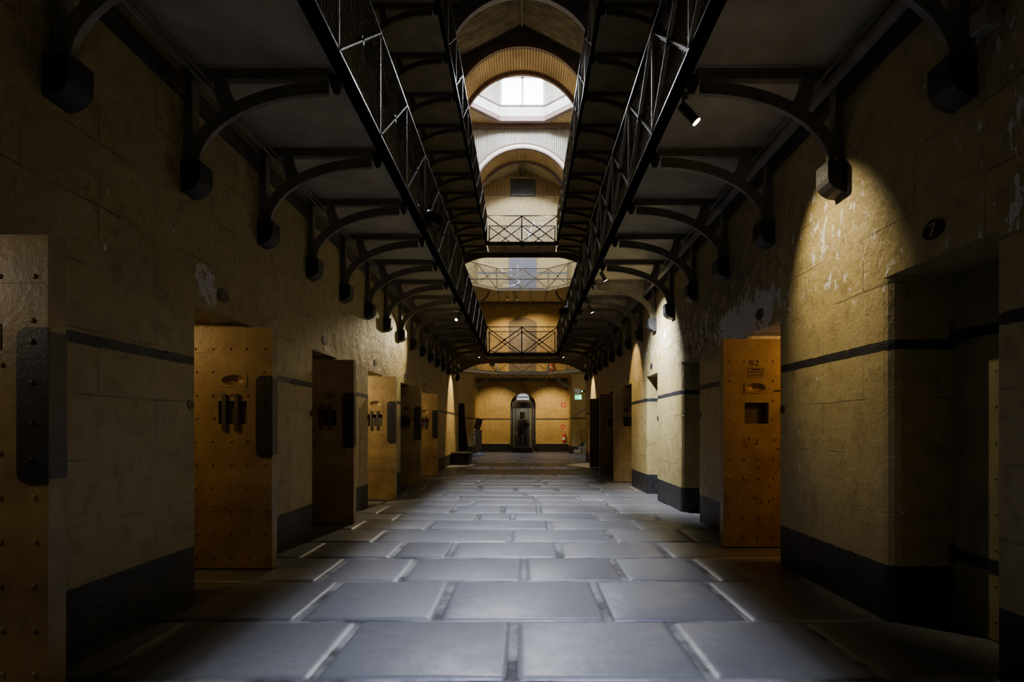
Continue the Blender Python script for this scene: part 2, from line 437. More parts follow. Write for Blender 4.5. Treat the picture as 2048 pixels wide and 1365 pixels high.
# ------------------------------------------------------------------ roof and hall shell
R_ARCH, CROWN = 2.30, 14.25
SPRING = CROWN - R_ARCH
def arch_pts(r, n=48, zc=SPRING): return [(r*math.cos(PI - PI*i/n), zc + r*math.sin(PI*i/n)) for i in range(n+1)]
PITCH = .10
def roof():
    mb = MB(); step = PITCH/6; y = 12.0
    sl = (RIDGE-EAVE)/W
    for s in (-1, 1):
        A, B = [], []
        n = int((20.7 - 12.0)/step)
        for i in range(n+1):
            y = 12.0 + i*step; dz = .026*math.sin(2*PI*y/PITCH)
            A.append((s*(W+.1), y, EAVE - sl*.1 + dz)); B.append((0, y, RIDGE + dz))
        mb.strip(A, B)
        mb.quad((s*(W+.1), -3.1, EAVE), (0, -3.1, RIDGE), (0, 12.0, RIDGE), (s*(W+.1), 12.0, EAVE))
    return mb
struct('ceiling', roof(), M['roof_sheet'], 'dark corrugated iron pitched roof over the corridor', 'ceiling')
struct('trim_1', MB().box(-.035, .035, 12, 20.6, RIDGE-.14, RIDGE-.02), M['timber'], 'timber ridge board under the corridor roof', 'trim')
# behind the camera
struct('wall_front', MB().quad((-W-.1, -3, -.02), (W+.1, -3, -.02), (W+.1, -3, RIDGE+.1), (-W-.1, -3, RIDGE+.1)), M['wall_left'], 'ochre end wall behind the viewpoint', 'wall')

def diaphragm(y0, y1, r, top):
    """plate with an arched opening, filled to the roof line"""
    mb = MB(); ap = arch_pts(r)
    def topz(x): return top if top else RIDGE - abs(x)*(RIDGE-EAVE)/W
    for y in (y0, y1):
        mb.strip([(x, y, z) for x, z in ap], [(x, y, max(z+.02, topz(x))) for x, z in ap])
    mb.strip([(x, y0, z) for x, z in ap], [(x, y1, z) for x, z in ap])
    return mb
struct('trim_2', diaphragm(18.05, 18.25, R_ARCH, None), M['navy'], 'dark timber arch rib across the corridor roof, nearest of the arches', 'roof arch')
struct('trim_3', diaphragm(20.55, 20.62, R_ARCH, None), M['navy'], 'dark blue boarded gable over the near end of the arched vault', 'gable')
def ring(r0, r1, y0, y1):
    mb = MB(); a, b = arch_pts(r0), arch_pts(r1)
    for P in ((a, b),):
        for y in (y0, y1): mb.strip([(x, y, z) for x, z in a], [(x, y, z) for x, z in b])
    for q in (a, b): mb.strip([(x, y0, z) for x, z in q], [(x, y1, z) for x, z in q])
    return mb
struct('trim_4', ring(R_ARCH-.02, R_ARCH+.13, 20.46, 20.56), M['maroon'], 'maroon moulding round the near mouth of the vault', 'arch moulding')
struct('trim_5', ring(R_ARCH-.16, R_ARCH+.01, Y_END-.08, Y_END+.04), M['maroon'], 'maroon moulding round the far mouth of the near vault', 'arch moulding')
def vault(y0, y1, r):
    mb = MB(); n = int(PI*r/PITCH*6); A, B = [], []
    for i in range(n+1):
        t = PI - PI*i/n; rr = r + .026*math.sin(2*PI*i/6)
        A.append((rr*math.cos(t), y0, SPRING + rr*math.sin(t))); B.append((rr*math.cos(t), y1, SPRING + rr*math.sin(t)))
    return mb.strip(A, B)
struct('ceiling_vault', vault(20.6, Y_END, R_ARCH-.015), M['iron_sheet'], 'ochre corrugated iron barrel vault between corridor and stair hall', 'vault')
def corr_wall(y, x0, x1, zlo, ztop, amp=.028):
    mb = MB(); step = PITCH/6; n = int((x1-x0)/step); A, B = [], []
    for i in range(n+1):
        x = x0 + i*step; d = amp*math.sin(2*PI*x/PITCH)
        A.append((x, y+d, zlo(x))); B.append((x, y+d, ztop(x) if callable(ztop) else ztop))
    return mb.strip(A, B)
def archz(x, r=R_ARCH): return SPRING + math.sqrt(max(0, r*r-x*x)) if abs(x) < r else SPRING - .3
struct('wall_hall_near', corr_wall(Y_END+.02, -HALLW-.1, HALLW+.1, lambda x: archz(x) if abs(x) < R_ARCH else HALLZ-1.2, HALLZ), M['pale_sheet'], 'corrugated iron wall over the vault on the near side of the stair hall', 'wall')
struct('wall_hall_far', corr_wall(NICHE, -HALLW-.1, HALLW+.1, lambda x: archz(x), HALLZ), M['pale_sheet'], 'pale corrugated iron wall above the far arch under the lantern', 'wall')
struct('trim_6', ring(R_ARCH-.02, R_ARCH+.05, NICHE-.10, NICHE+.02), M['maroon'], 'maroon inner edge of the far arch', 'arch moulding')
struct('trim_7', ring(R_ARCH+.05, R_ARCH+.21, NICHE-.07, NICHE+.02), M['cream'], 'cream band round the far arch', 'arch moulding')
struct('trim_8', ring(R_ARCH+.21, R_ARCH+.26, NICHE-.11, NICHE+.02), M['maroon'], 'maroon outer edge of the far arch', 'arch moulding')
struct('ceiling_niche_vault', vault(NICHE+.02, 29.25, R_ARCH-.02), M['iron_sheet'], 'brown corrugated vault beyond the far arch', 'vault')
struct('trim_9', ring(R_ARCH-.14, R_ARCH+.3, 29.2, 29.28), M['maroon'], 'brown arch edge at the back of the far vault', 'arch moulding')
# little pitched roof and end gable
NR, NE = 14.35, 13.35
mb = MB()
for s in (-1, 1): mb.quad((0, 29.25, NR), (0, BACK, NR), (s*2.4, BACK, NE), (s*2.4, 29.25, NE))
struct('ceiling_niche', mb, M['plaster_dark'], 'stained plaster slopes of the little roof at the far end', 'ceiling')
struct('trim_10', MB().box(-.1, .1, 29.3, BACK, NR-.26, NR-.04), M['timber'], 'dark ridge piece in the far roof', 'trim')
PL = 13.02
struct('wall_gable', corr_wall(BACK-.03, -2.4, 2.4, lambda x: PL, lambda x: max(PL+.01, NR - abs(x)*(NR-NE)/2.4)), M['iron_sheet'], 'dark corrugated gable at the far end of the roof', 'wall')
gp = tag(MB().box(-.62, .62, BACK-.10, BACK-.045, PL+.02, PL+.85).build('gable_hatch', M['black'], None), 'dark boarded hatch in the corrugated gable at the far end', 'hatch')
MB().box(-.55, .55, BACK-.12, BACK-.1, PL+.86, PL+.96).build('hatch_head', M['plaster_dark'], gp)
# end wall and hall walls (plaster)
def end_wall():
    mb = MB(); y = BACK
    # ground doorway recess with round head, r .645, centre .02
    cx, r, zs = .02, .645, 2.35
    mb.quad((-2.4, y, -.02), (cx-r, y, -.02), (cx-r, y, zs), (-2.4, y, zs))
    mb.quad((cx+r, y, -.02), (2.4, y, -.02), (2.4, y, zs), (cx+r, y, zs))
    n = 24; arc = [(cx + r*math.cos(PI-PI*i/n), y, zs + r*math.sin(PI*i/n)) for i in range(n+1)]
    mb.strip(arc, [(p[0], y, 3.2) for p in arc])
    mb.quad((-2.4, y, zs), (cx-r, y, zs), (cx-r, y, 3.2), (-2.4, y, 3.2)); mb.quad((cx+r, y, zs), (2.4, y, zs), (2.4, y, 3.2), (cx+r, y, 3.2))
    mb.quad((-2.4, y, 3.2), (2.4, y, 3.2), (2.4, y, PL), (-2.4, y, PL))
    rec = [(cx-r, y, -.02)] + arc + [(cx+r, y, -.02)]
    mb.strip(rec, [(p[0], y+.42, p[2]) for p in rec])
    # sides of the niche and piers either side facing the hall
    for s in (-1, 1):
        mb.quad((s*2.3, NICHE, -.02), (s*2.3, y, -.02), (s*2.3, y, HALLZ), (s*2.3, NICHE, HALLZ))
        mb.quad((s*2.3, NICHE, -.02), (s*(HALLW+.1), NICHE, -.02), (s*(HALLW+.1), NICHE, SPRING), (s*2.3, NICHE, SPRING))
        mb.quad((s*HALLW, Y_END, -.02), (s*HALLW, NICHE, -.02), (s*HALLW, NICHE, HALLZ), (s*HALLW, Y_END, HALLZ))
    return mb
struct('wall_back', end_wall(), M['wall_back'], 'ochre limewashed end wall with an arched recess', 'wall', fix=False)
struct('wall_recess', MB().quad((-.65, BACK+.42, -.02), (.7, BACK+.42, -.02), (.7, BACK+.42, 3.05), (-.65, BACK+.42, 3.05)), M['brick'], 'dark brick back of the arched recess in the end wall', 'wall')
# hall ceiling with octagonal opening, lantern
LC, LR = Vector((0, 24.9)), 2.45
def octa(c, r): 
    R = r/math.cos(PI/8); return [(c[0] + R*math.sin(PI/8 + PI/4*i), c[1] + R*math.cos(PI/8 + PI/4*i)) for i in range(8)]
O = octa(LC, LR)
mb = MB(); outer = []
for x, y in O:
    dx, dy = x, y - LC.y; k = 1e9
    if abs(dx) > 1e-6: k = min(k, (HALLW+.1)/abs(dx))
    ky = ((NICHE - LC.y) if dy > 0 else (LC.y - Y_END))/abs(dy); k = min(k, ky)
    outer.append((dx*k, LC.y + dy*k))
for i in range(8):
    j = (i+1) % 8; a, b, c, d = O[i], O[j], outer[j], outer[i]
    n = 40
    pa = [Vector(a).lerp(Vector(b), q/n) for q in range(n+1)]; pb = [Vector(d).lerp(Vector(c), q/n) for q in range(n+1)]
    mb.strip([(p.x, p.y, HALLZ + .012*math.sin(q*PI/2)) for q, p in enumerate(pa)], [(p.x, p.y, HALLZ + .012*math.sin(q*PI/2)) for q, p in enumerate(pb)])
    # fill the corners left over
for sx in (-1, 1):
    for yy in (Y_END, NICHE): mb.quad((sx*1.0, yy, HALLZ+.02), (sx*(HALLW+.1), yy, HALLZ+.02), (sx*(HALLW+.1), LC.y, HALLZ+.02), (sx*2.9, LC.y + (yy-LC.y)*.5, HALLZ+.02))
struct('ceiling_hall', mb, M['iron_sheet'], 'corrugated iron ceiling round the lantern opening', 'ceiling')
def octband(r, z0, z1, th, sides=range(8)):
    mb = MB(); A, B = octa(LC, r), octa(LC, r+th)
    for i in sides:
        j = (i+1) % 8
        for z in (z0, z1): mb.quad((*A[i], z), (*A[j], z), (*B[j], z), (*B[i], z))
        mb.quad((*A[i], z0), (*A[j], z0), (*A[j], z1), (*A[i], z1)); mb.quad((*B[i], z0), (*B[j], z0), (*B[j], z1), (*B[i], z1))
    return mb
struct('trim_11', octband(LR-.06, HALLZ-.16, HALLZ+.06, .22), M['maroon'], 'maroon rim of the octagonal lantern opening', 'trim')
struct('trim_12', octband(LR, HALLZ+.06, HALLZ+.52, .10), M['white_paint'], 'white curb of the octagonal lantern', 'trim')
struct('trim_13', octband(LR-.05, HALLZ+.52, HALLZ+.57, .12), M['maroon'], 'thin dark sill line round the lantern', 'trim')
struct('trim_14', MB().box(-HALLW, HALLW, NICHE-.22, NICHE-.02, HALLZ-.20, HALLZ-.02), M['maroon'], 'maroon beam across the top of the far corrugated wall', 'beam')
LZ0, LZ1 = HALLZ+.57, HALLZ+2.15
O2 = octa(LC, LR+.04)
mb = MB()
for i in range(8):
    j = (i+1) % 8; a, b = Vector(O2[i]), Vector(O2[j])
    n = int((b-a).length/PITCH*6); nrm = Vector((b.y-a.y, -(b.x-a.x))).normalized()
    win = i in (7, 1, 3, 5)
    pts = [a.lerp(b, q/n) + nrm*.024*math.sin(q*PI/3) for q in range(n+1)]
    if win:
        mb.strip([(p.x, p.y, LZ0+1.32) for p in pts], [(p.x, p.y, LZ1) for p in pts])
    else:
        mb.strip([(p.x, p.y, LZ0) for p in pts], [(p.x, p.y, LZ1) for p in pts])
struct('wall_lantern', mb, M['pale_sheet'], 'pale corrugated sides of the lantern', 'wall')
mb = MB()
for i in range(8):
    j = (i+1) % 8; mb.quad((*O2[i], LZ1), (*O2[j], LZ1), (0, LC.y, LZ1+1.1))
struct('ceiling_lantern', mb, M['white_paint'], 'pale pyramid roof of the lantern', 'ceiling')
for k, i in enumerate((7, 1, 3, 5)):
    j = (i+1) % 8; a, b = Vector(O2[i]), Vector(O2[j]); fr = MB(); gl = MB()
    d = (b-a).normalized(); L = (b-a).length
    def bx(u0, u1, z0, z1, o=.05):
        p, q = a + d*u0, a + d*u1
        fr.bar((p.x, p.y, (z0+z1)/2), (q.x, q.y, (z0+z1)/2), o, z1-z0)
    zt = LZ0+1.32
    bx(0, .09, LZ0, zt); bx(L-.09, L, LZ0, zt); bx(L/2-.05, L/2+.05, LZ0, zt); bx(0, L, LZ0, LZ0+.05); bx(0, L, zt-.06, zt)
    w = struct('window_%d' % (k+1), fr, M['white_paint'], ['bright two-light lantern window in the far side of the lantern', 'lantern window on the right side of the lantern', 'lantern window in the near side of the lantern', 'lantern window on the left side of the lantern'][k], 'window')
    gl.quad((*a, LZ0), (*b, LZ0), (*b, zt), (*a, zt)); gl.build('window_pane', M['window'], w, fix=False)
    mid = (a+b)/2; inn = (LC - mid).normalized()
    ld = bpy.data.lights.new('daylight', 'AREA'); ld.shape = 'RECTANGLE'; ld.size = L*.9; ld.size_y = 1.2
    ld.spread = math.radians(115); ld.energy = (1300, 330, 900, 330)[k]; ld.color = (.92, .94, 1.0)
    lo = bpy.data.objects.new('lantern_daylight', ld); col.objects.link(lo)
    lo.location = (mid.x + inn.x*.06, mid.y + inn.y*.06, (LZ0+zt)/2)
    lo.rotation_euler = Vector((inn.x, inn.y, -.30 if k == 0 else -.7)).to_track_quat('-Z', 'Y').to_euler()
# skylight panes set in the roof over the near part of the corridor
sk = MB().box(-.62, .62, 1.0, 11.6, RIDGE-.42, RIDGE-.36)
w5 = struct('window_5', sk, M['white_paint'], 'long skylight frame high over the near corridor', 'window')
MB().box(-.55, .55, 1.1, 11.5, RIDGE-.44, RIDGE-.43).build('window_pane', emit('skylight_glass', (.82, .88, 1, 1), 1.0), w5)
ld = bpy.data.lights.new('skylight', 'AREA'); ld.shape = 'RECTANGLE'; ld.size = .5; ld.size_y = 10.2; ld.energy = 75; ld.color = (.64, .72, 1.0); ld.spread = math.radians(15)
lo = bpy.data.objects.new('skylight_daylight', ld); col.objects.link(lo); lo.location = (0, 6.3, RIDGE-.47)

# ------------------------------------------------------------------ walkways
def walkway(side, lvl):
    z0 = SOF + lvl*DZ; zd = DECK + lvl*DZ; s = side
    nm = ('left', 'right')[s > 0]; lv = ('lower', 'upper')[lvl]
    t = thing('gallery_walkway', 'grey stone walkway cantilevered along the %s wall, %s level' % (nm, lv), 'walkway', (s*(W+E)/2, 9, z0), group='cantilevered walkways')
    ox, oy, oz = t.location
    y = -2.6 + .06; edges = [y0 for y0 in [B0 - .1 + BAY*k + .02 for k in range(-4, 17)] if y0 < Y_END - .2] + [Y_END]
    for a, b in zip(edges[:-1], edges[1:]):
        mb = MB(); x0, x1 = sorted((s*(E+.03), s*(W-.005)))
        mb.box(x0-ox, x1-ox, a+.004-oy, b-.004-oy, 0, zd - z0)
        mb.build('floor_slab', M['soffit'], t)
    x0, x1 = sorted((s*(E-.02), s*(E+.03)))
    MB().box(x0-ox, x1-ox, -2.6-oy, Y_END-1.0-oy, -.03, zd-z0+.02).build('fascia', M['fascia'], t)
for lvl in (0, 1):
    for s in (-1, 1): walkway(s, lvl)

# brackets -----------------------------------------------------------------
def bracket_meshes(s):
    """meshes for one bracket; local x runs from the wall toward the corridor centre, origin on the wall below the corbel"""
    D = lambda d: -s*d           # distance from wall to local x
    zf = SOF - 2.85              # local z of the soffit
    out = {}
    mb = MB(); p, w, h = .135, .17, .215
    prof = [(0, h), (D(p), h), (D(p), .10)] + [(D(p*math.cos(t)), .10 - .10*math.sin(t)) for t in (.35, .7, 1.05, 1.35)] + [(0, 0)]
    mb.prism(prof, 1, -w/2, w/2); out['corbel'] = mb.mesh('corbel', M['corbel'])
    mb = MB().box(*sorted((D(.004), D(.052))), -.03, .03, h, zf); mb.box(*sorted((D(.052), D(.06))), -.045, .045, h, zf); out['wall_post'] = mb.mesh('wall_post', M['iron'])
    # arched rib: quarter ellipse web with a flange along its lower edge
    a, b, cx, cz = .915, .53, 1.0, h
    n = 20; th = .015; A = []; B = []
    for i in range(n+1):
        t = PI/2*i/n; A.append((cx - a*math.cos(t), cz + (b - .02)*math.sin(t)))
        B.append((cx - (a+.085)*math.cos(t) if i < n else cx, cz + (b+.062)*math.sin(t)))
    B = [(max(d, .004), min(z, zf)) for d, z in B]
    mb = MB()
    for y in (-th, th): mb.strip([(D(d), y, z) for d, z in A], [(D(d), y, z) for d, z in B])
    for q in (A, B): mb.strip([(D(d), -th, z) for d, z in q], [(D(d), th, z) for d, z in q])
    fl = MB()
    L2 = [(d - .0, z) for d, z in A]
    mb.strip([(D(d+.006), -.021, z-.008) for d, z in L2], [(D(d+.006), .021, z-.008) for d, z in L2])
    mb.strip([(D(d-.006), -.021, z+.006) for d, z in L2], [(D(d-.006), .021, z+.006) for d, z in L2])
    for y in (-.021, .021): mb.strip([(D(d+.006), y, z-.008) for d, z in L2], [(D(d-.006), y, z+.006) for d, z in L2])
    out['arch_rib'] = mb.mesh('arch_rib', M['iron'])
    # spur from the rib up to the joist
    P0 = [(.30, h+.33), (.235, h+.40), (.205, h+.50), (.20, zf)]; P1 = [(.40, h+.40), (.33, h+.47), (.295, h+.55), (.285, zf)]
    mb = MB()
    for y in (-.02, .02): mb.strip([(D(d), y, z) for d, z in P0], [(D(d), y, z) for d, z in P1])
    for q in (P0, P1): mb.strip([(D(d), -.02, z) for d, z in q], [(D(d), .02, z) for d, z in q])
    out['spur'] = mb.mesh('spur', M['iron'])
    mb = MB().box(*sorted((D(.004), D(W-E-.07))), -.032, .032, zf-.065, zf-.004); mb.box(*sorted((D(.004), D(W-E-.07))), -.05, .05, zf-.018, zf-.003)
    out['joist'] = mb.mesh('joist', M['iron'])
    d = W - E - .035
    mb = MB().cyl((D(d), 0, zf-.085), (D(d), 0, zf-.032), .034, n=8); mb.cyl((D(d), 0, zf-.135), (D(d), 0, zf-.08), .028, .050, n=8); mb.ball((D(d), 0, zf-.135), .028, 8)
    out['end_bolt'] = mb.mesh('end_bolt', M['black_iron'], True)
    return out
BM = {s: bracket_meshes(s) for s in (-1, 1)}
GRP = {(-1, 0): 'brackets under the lower left walkway', (1, 0): 'brackets under the lower right walkway', (-1, 1): 'brackets under the upper left walkway', (1, 1): 'brackets under the upper right walkway'}
for s in (-1, 1):
    for lvl in (0, 1):
        k0 = 0 if lvl == 0 else 5
        for n, k in enumerate(range(k0, 16)):
            nm, lv = ('left', 'right')[s > 0], ('lower', 'upper')[lvl]
            t = thing('gallery_bracket', '%s iron arch bracket from the front under the %s %s walkway, on black corbel' % (ORD[n], lv, nm), 'bracket', (s*W, B0 + BAY*k, 2.85 + lvl*DZ), group=GRP[(s, lvl)])
            for part, me in BM[s].items(): link(part, me, t)

# railings -------------------------------------------------------------------
def brace_mesh(mb, p, q, w=.030, h=.014, up=(1, 0, 0)): mb.bar(p, q, h, w, up); return mb
def wire_panel(L, H):
    """square wire netting in the local y-z plane"""
    mb = MB(); r = .0034; st = .0545
    def rod(p, q):
        p, q = Vector(p), Vector(q); d = (q-p).normalized(); u = Vector((1, 0, 0)); s = d.cross(u)
        o = [u*r, (-u*.5 + s*.87)*r, (-u*.5 - s*.87)*r]
        mb.add([p+k for k in o]+[q+k for k in o], [(0,1,4,3),(1,2,5,4),(2,0,3,5)])
    for i in range(1, int(L/st)+1): rod((0, i*st, 0), (0, i*st, H))
    for i in range(1, int(H/st)+1): rod((0, 0, i*st), (0, L, i*st))
    return mb.mesh('mesh_panel', M['wire'], fix=False)
RH0, RH1 = .022, .915          # bottom and top of the railing over the deck
WIRE = wire_panel(BAY, RH1-RH0)
def post_mesh(dark):
    mb = MB().box(-.016, .016, -.012, .012, 0, RH1); mb.box(-.006, .006, -.030, .012, 0, RH1)
    return mb.mesh('post', M['black_iron' if dark else 'khaki'])
POST = {d: post_mesh(d) for d in (False, True)}
def boss_mesh():
    return MB().cyl((-.02, 0, 0), (.02, 0, 0), .036, n=12).ball((0, 0, 0), .03, 8).mesh('boss', M['black_iron'], True)
BOSS = boss_mesh()
BRACE = {}
def brace(L, up, dark):
    key = (round(L, 3), up, dark)
    if key not in BRACE:
        z0, z1 = (RH0, RH1) if up else (RH1, RH0)
        xx = .007 if up else -.007
        mb = MB().bar((xx, .01, z0), (xx, L-.01, z1), .036, .010, (0, 0, 1)).bar((xx, .01, z0-.012), (xx, L-.01, z1-.012), .010, .03, (0, 0, 1))
        BRACE[key] = mb.mesh('brace', M['black_iron' if dark else 'khaki'])
    return BRACE[key]
def railing(t, L, n, dark, ends=True, wires=None):
    """railing along local +y, n bays, local origin on the deck"""
    b = L/n
    MB().box(-.022, .022, 0, L, RH1, RH1+.022, .004).build('top_rail', M['black_iron'], t)
    MB().box(-.018, .018, 0, L, RH0-.022, RH0, .003).build('bottom_rail', M['black_iron'], t)
    for i in range(n+1):
        if not ends and i in (0, n): continue
        p = link('post', POST[dark], t); p.location = (0, min(max(i*b, .03), L-.015), 0)
    for i in range(n):
        for up in (True, False):
            q = link('brace', brace(b, up, dark), t); q.location = (0, i*b, 0)
        q = link('boss', BOSS, t); q.location = (0, (i+.5)*b, (RH0+RH1)/2)
        q = link('mesh_panel', wires or (WIRE if abs(b-BAY) < .02 else wire_panel(b, RH1-RH0)), t); q.location = (.012, i*b, RH0)
for lvl in (0, 1):
    for s in (-1, 1):
        k0 = 0 if lvl == 0 else 4
        y0 = B0 - .1 + BAY*k0 - (.0 if lvl == 0 else 0)
        n = 15 - k0; nm, lv = ('left', 'right')[s > 0], ('lower', 'upper')[lvl]
        t = thing('gallery_railing', 'iron railing with crossed braces and wire netting along the %s %s walkway' % (lv, nm), 'railing', (s*E, y0, DECK + lvl*DZ + .02), group='walkway railings')
        railing(t, BAY*n, n, False)

# bridges and the octagonal hall galleries -----------------------------------------
BR0, BR1 = 20.9, 21.95
OC, OR = Vector((0, 24.93)), 2.87
for lvl in (0, 1):
    lv = ('lower', 'upper')[lvl]; z0, zd = SOF + lvl*DZ, DECK + lvl*DZ
    t = thing('footbridge', 'dark footbridge crossing the corridor at the %s walkway level' % lv, 'bridge', (0, BR0, z0), group='footbridges')
    MB().box(-E+.02, E-.02, .03, BR1-BR0, 0, zd-z0).build('deck', M['soffit'], t)
    MB().box(-E+.022, E-.022, -.03, .03, -.03, zd-z0+.02).build('fascia', M['black'], t)
    for x in (-.62, 0, .62): MB().box(x-.025, x+.025, .03, BR1-BR0, -.06, 0).build('joist', M['iron'], t)
    MB().cyl((0, -.0, -.10), (0, 0, -.03), .022, .04, n=8).build('pendant_bolt', M['black_iron'], t)
    # curved girder on the far side
    g = MB(); A = []; B = []
    for i in range(21):
        u = -1 + 2*i/20; x = u*2.28; zz = -.03 - .36*max(0, (abs(x)-1.25)/1.03)**2
        A.append((x, zz - .13)); B.append((x, max(zz + .03, -.0)))
    for y in (BR1-BR0-.06, BR1-BR0+.0): g.strip([(x, y, z) for x, z in A], [(x, y, z) for x, z in B])
    for q in (A, B): g.strip([(x, BR1-BR0-.06, z) for x, z in q], [(x, BR1-BR0, z) for x, z in q])
    g.build('girder', M['iron'], t)
    for nm, y in (('near', BR0), ('far', BR1)):
        r = thing('bridge_railing', 'black crossed railing with wire netting on the %s edge of the %s footbridge' % (nm, lv), 'railing', (-E, y, zd+.02), (0, 0, -PI/2), group='footbridge railings')
        railing(r, 2*E, 2, True, ends=(nm == 'far'))
    # gallery round the octagonal well
    OV = octa(OC, OR); t = thing('octagonal_gallery', 'gallery floor round the octagonal well of the stair hall, %s level' % lv, 'gallery', (0, OC.y, z0), group='octagonal galleries')
    mb = MB(); outs = []
    for x, y in OV:
        dx, dy = x, y-OC.y; k = HALLW/abs(dx); k = min(k, ((BACK if False else NICHE) - OC.y)/abs(dy) if dy > 0 else (OC.y - Y_END)/abs(dy)); outs.append((dx*k, dy*k))
    L8 = [(x, y-OC.y) for x, y in OV]
    for i in range(8):
        j = (i+1) % 8; a, b, c, d = L8[i], L8[j], outs[j], outs[i]
        if i == 3: continue
        for z in (0, zd-z0): mb.quad((*a, z), (*b, z), (*c, z), (*d, z))
    for sx in (-1, 1):
        for yy in (Y_END-OC.y, NICHE-OC.y):
            for z in (.002, zd-z0-.002): mb.quad((sx*1.2, yy, z), (sx*HALLW, yy, z), (sx*HALLW, 0, z), (sx*2.95, 0, z), (sx*2.95, yy*.42, z))
    for z in (0, zd-z0): mb.quad((-2.28, NICHE-OC.y-.02, z), (2.28, NICHE-OC.y-.02, z), (2.28, BACK-OC.y-.01, z), (-2.28, BACK-OC.y-.01, z))
    mb.build('deck', M['soffit'], t, fix=False)
    for i in (7, 0, 1, 2, 4, 5, 6):
        j = (i+1) % 8; a, b = L8[i], L8[j]
        MB().bar((*a, (zd-z0)/2-.01), (*b, (zd-z0)/2-.01), .06, zd-z0+.05).build('fascia', M['khaki' if i in (0, 6) else 'iron'], t)
    for x in (-1.15, -.4, .4, 1.15): MB().box(x-.03, x+.03, NICHE-OC.y-.1, BACK-OC.y-.02, -.07, 0).build('joist', M['iron'], t)
    MB().box(-2.25, 2.25, BACK-OC.y-.32, BACK-OC.y-.24, -.16, -.0).build('crossbeam', M['iron'], t)
    for sx in (-1, 1):                     # short arched braces at the sides of the far opening
        A = [(2.28 - .75*math.sin(q*PI/16), -.62 + .6*(1-math.cos(q*PI/16))) for q in range(9)]
        mb = MB()
        for yy in (2.98, 3.03): mb.strip([(sx*x, yy, z) for x, z in A], [(sx*min(x+.07, 2.29), yy, min(z+.07, -.0)) for x, z in A])
        mb.strip([(sx*x, 2.98, z) for x, z in A], [(sx*x, 3.03, z) for x, z in A]); mb.build('arched_brace', M['iron'], t)
    names = {7: 'far side', 0: 'far right slant', 6: 'far left slant', 1: 'right side', 5: 'left side'}
    for i, nm in names.items():
        j = (i+1) % 8; a, b = Vector(OV[i]), Vector(OV[j]); d = b - a
        r = thing('well_railing', 'iron railing on the %s of the octagonal well, %s gallery' % (nm, lv), 'railing', (a.x, a.y, zd+.02), (0, 0, math.atan2(d.y, d.x)-PI/2), group='octagonal well railings')
        railing(r, d.length, 2, False)
tr = tag(MB().cyl((-2.85, 25.0, 7.42), (2.85, 25.0, 7.42), .022, n=8).build('tie_rod', M['iron'], None), 'thin iron tie rod spanning the stair hall just below the upper gallery', 'rod')

# ledger boards and conduits -------------------------------------------------
for s in (-1, 1):
    nm = ('left', 'right')[s > 0]
    tag(MB().box(*sorted((s*(W-.003), s*(W-.028))), -2.5, 20.4, 3.50, 3.635).build('wall_board', M['timber'], None), 'dark timber board running along the %s wall just under the lower walkway' % nm, 'board')
    if s > 0:
        tag(MB().box(W-.135, W-.075, -2.5, 20.3, 3.585, 3.632).build('conduit', M['conduit'], None), 'pale square conduit running the length of the right wall under the walkway', 'conduit')
        tag(MB().cyl((W-.16, -2.5, 3.655), (W-.16, 20.3, 3.655), .010, n=8).build('cable_pipe', M['iron'], None), 'thin dark cable pipe beside the pale conduit on the right', 'pipe')
    else:
        tag(MB().cyl((-W+.12, -2.5, 3.645), (-W+.12, 20.3, 3.645), .014, n=8).build('cable_pipe', M['iron'], None), 'dark cable pipe along the left wall under the walkway, nearer the wall', 'pipe')
        tag(MB().cyl((-W+.165, -2.5, 3.652), (-W+.165, 20.3, 3.652), .010, n=8).build('cable_pipe', M['iron'], None), 'thinner dark cable pipe along the left walkway soffit, further from the wall', 'pipe')
jb = thing('junction_box', 'pale junction box with a conduit drop above the nearest right corbel', 'junction box', (W-.05, 2.86, 3.09))
MB().box(-.045, .047, -.05, .05, 0, .10, .008).build('box_body', M['conduit'], jb)
MB().cyl((0, 0, .10), (0, 0, .50), .014, n=8).build('pipe', M['conduit'], jb)

# ------------------------------------------------------------------ cell doors
def grid_plate(mb, xs, zs, holes, y0, y1):
    for a, b in zip(xs[:-1], xs[1:]):
        for c, d in zip(zs[:-1], zs[1:]):
            for y in (y0, y1):
                if any(a >= h[0]-1e-6 and b <= h[1]+1e-6 and c >= h[2]-1e-6 and d <= h[3]+1e-6 for h in holes): continue
                mb.quad((a, y, c), (b, y, c), (b, y, d), (a, y, d))
    x0, x1, z0, z1 = xs[0], xs[-1], zs[0], zs[-1]
    mb.quad((x0,y0,z0),(x0,y1,z0),(x0,y1,z1),(x0,y0,z1)); mb.quad((x1,y0,z0),(x1,y1,z0),(x1,y1,z1),(x1,y0,z1))
    mb.quad((x0,y0,z0),(x1,y0,z0),(x1,y1,z0),(x0,y1,z0)); mb.quad((x0,y0,z1),(x1,y0,z1),(x1,y1,z1),(x0,y1,z1))
    for a, b, c, d in holes:
        mb.quad((a,y0,c),(b,y0,c),(b,y1,c),(a,y1,c)); mb.quad((a,y0,d),(b,y0,d),(b,y1,d),(a,y1,d))
        mb.quad((a,y0,c),(a,y1,c),(a,y1,d),(a,y0,d)); mb.quad((b,y0,c),(b,y1,c),(b,y1,d),(b,y0,d))
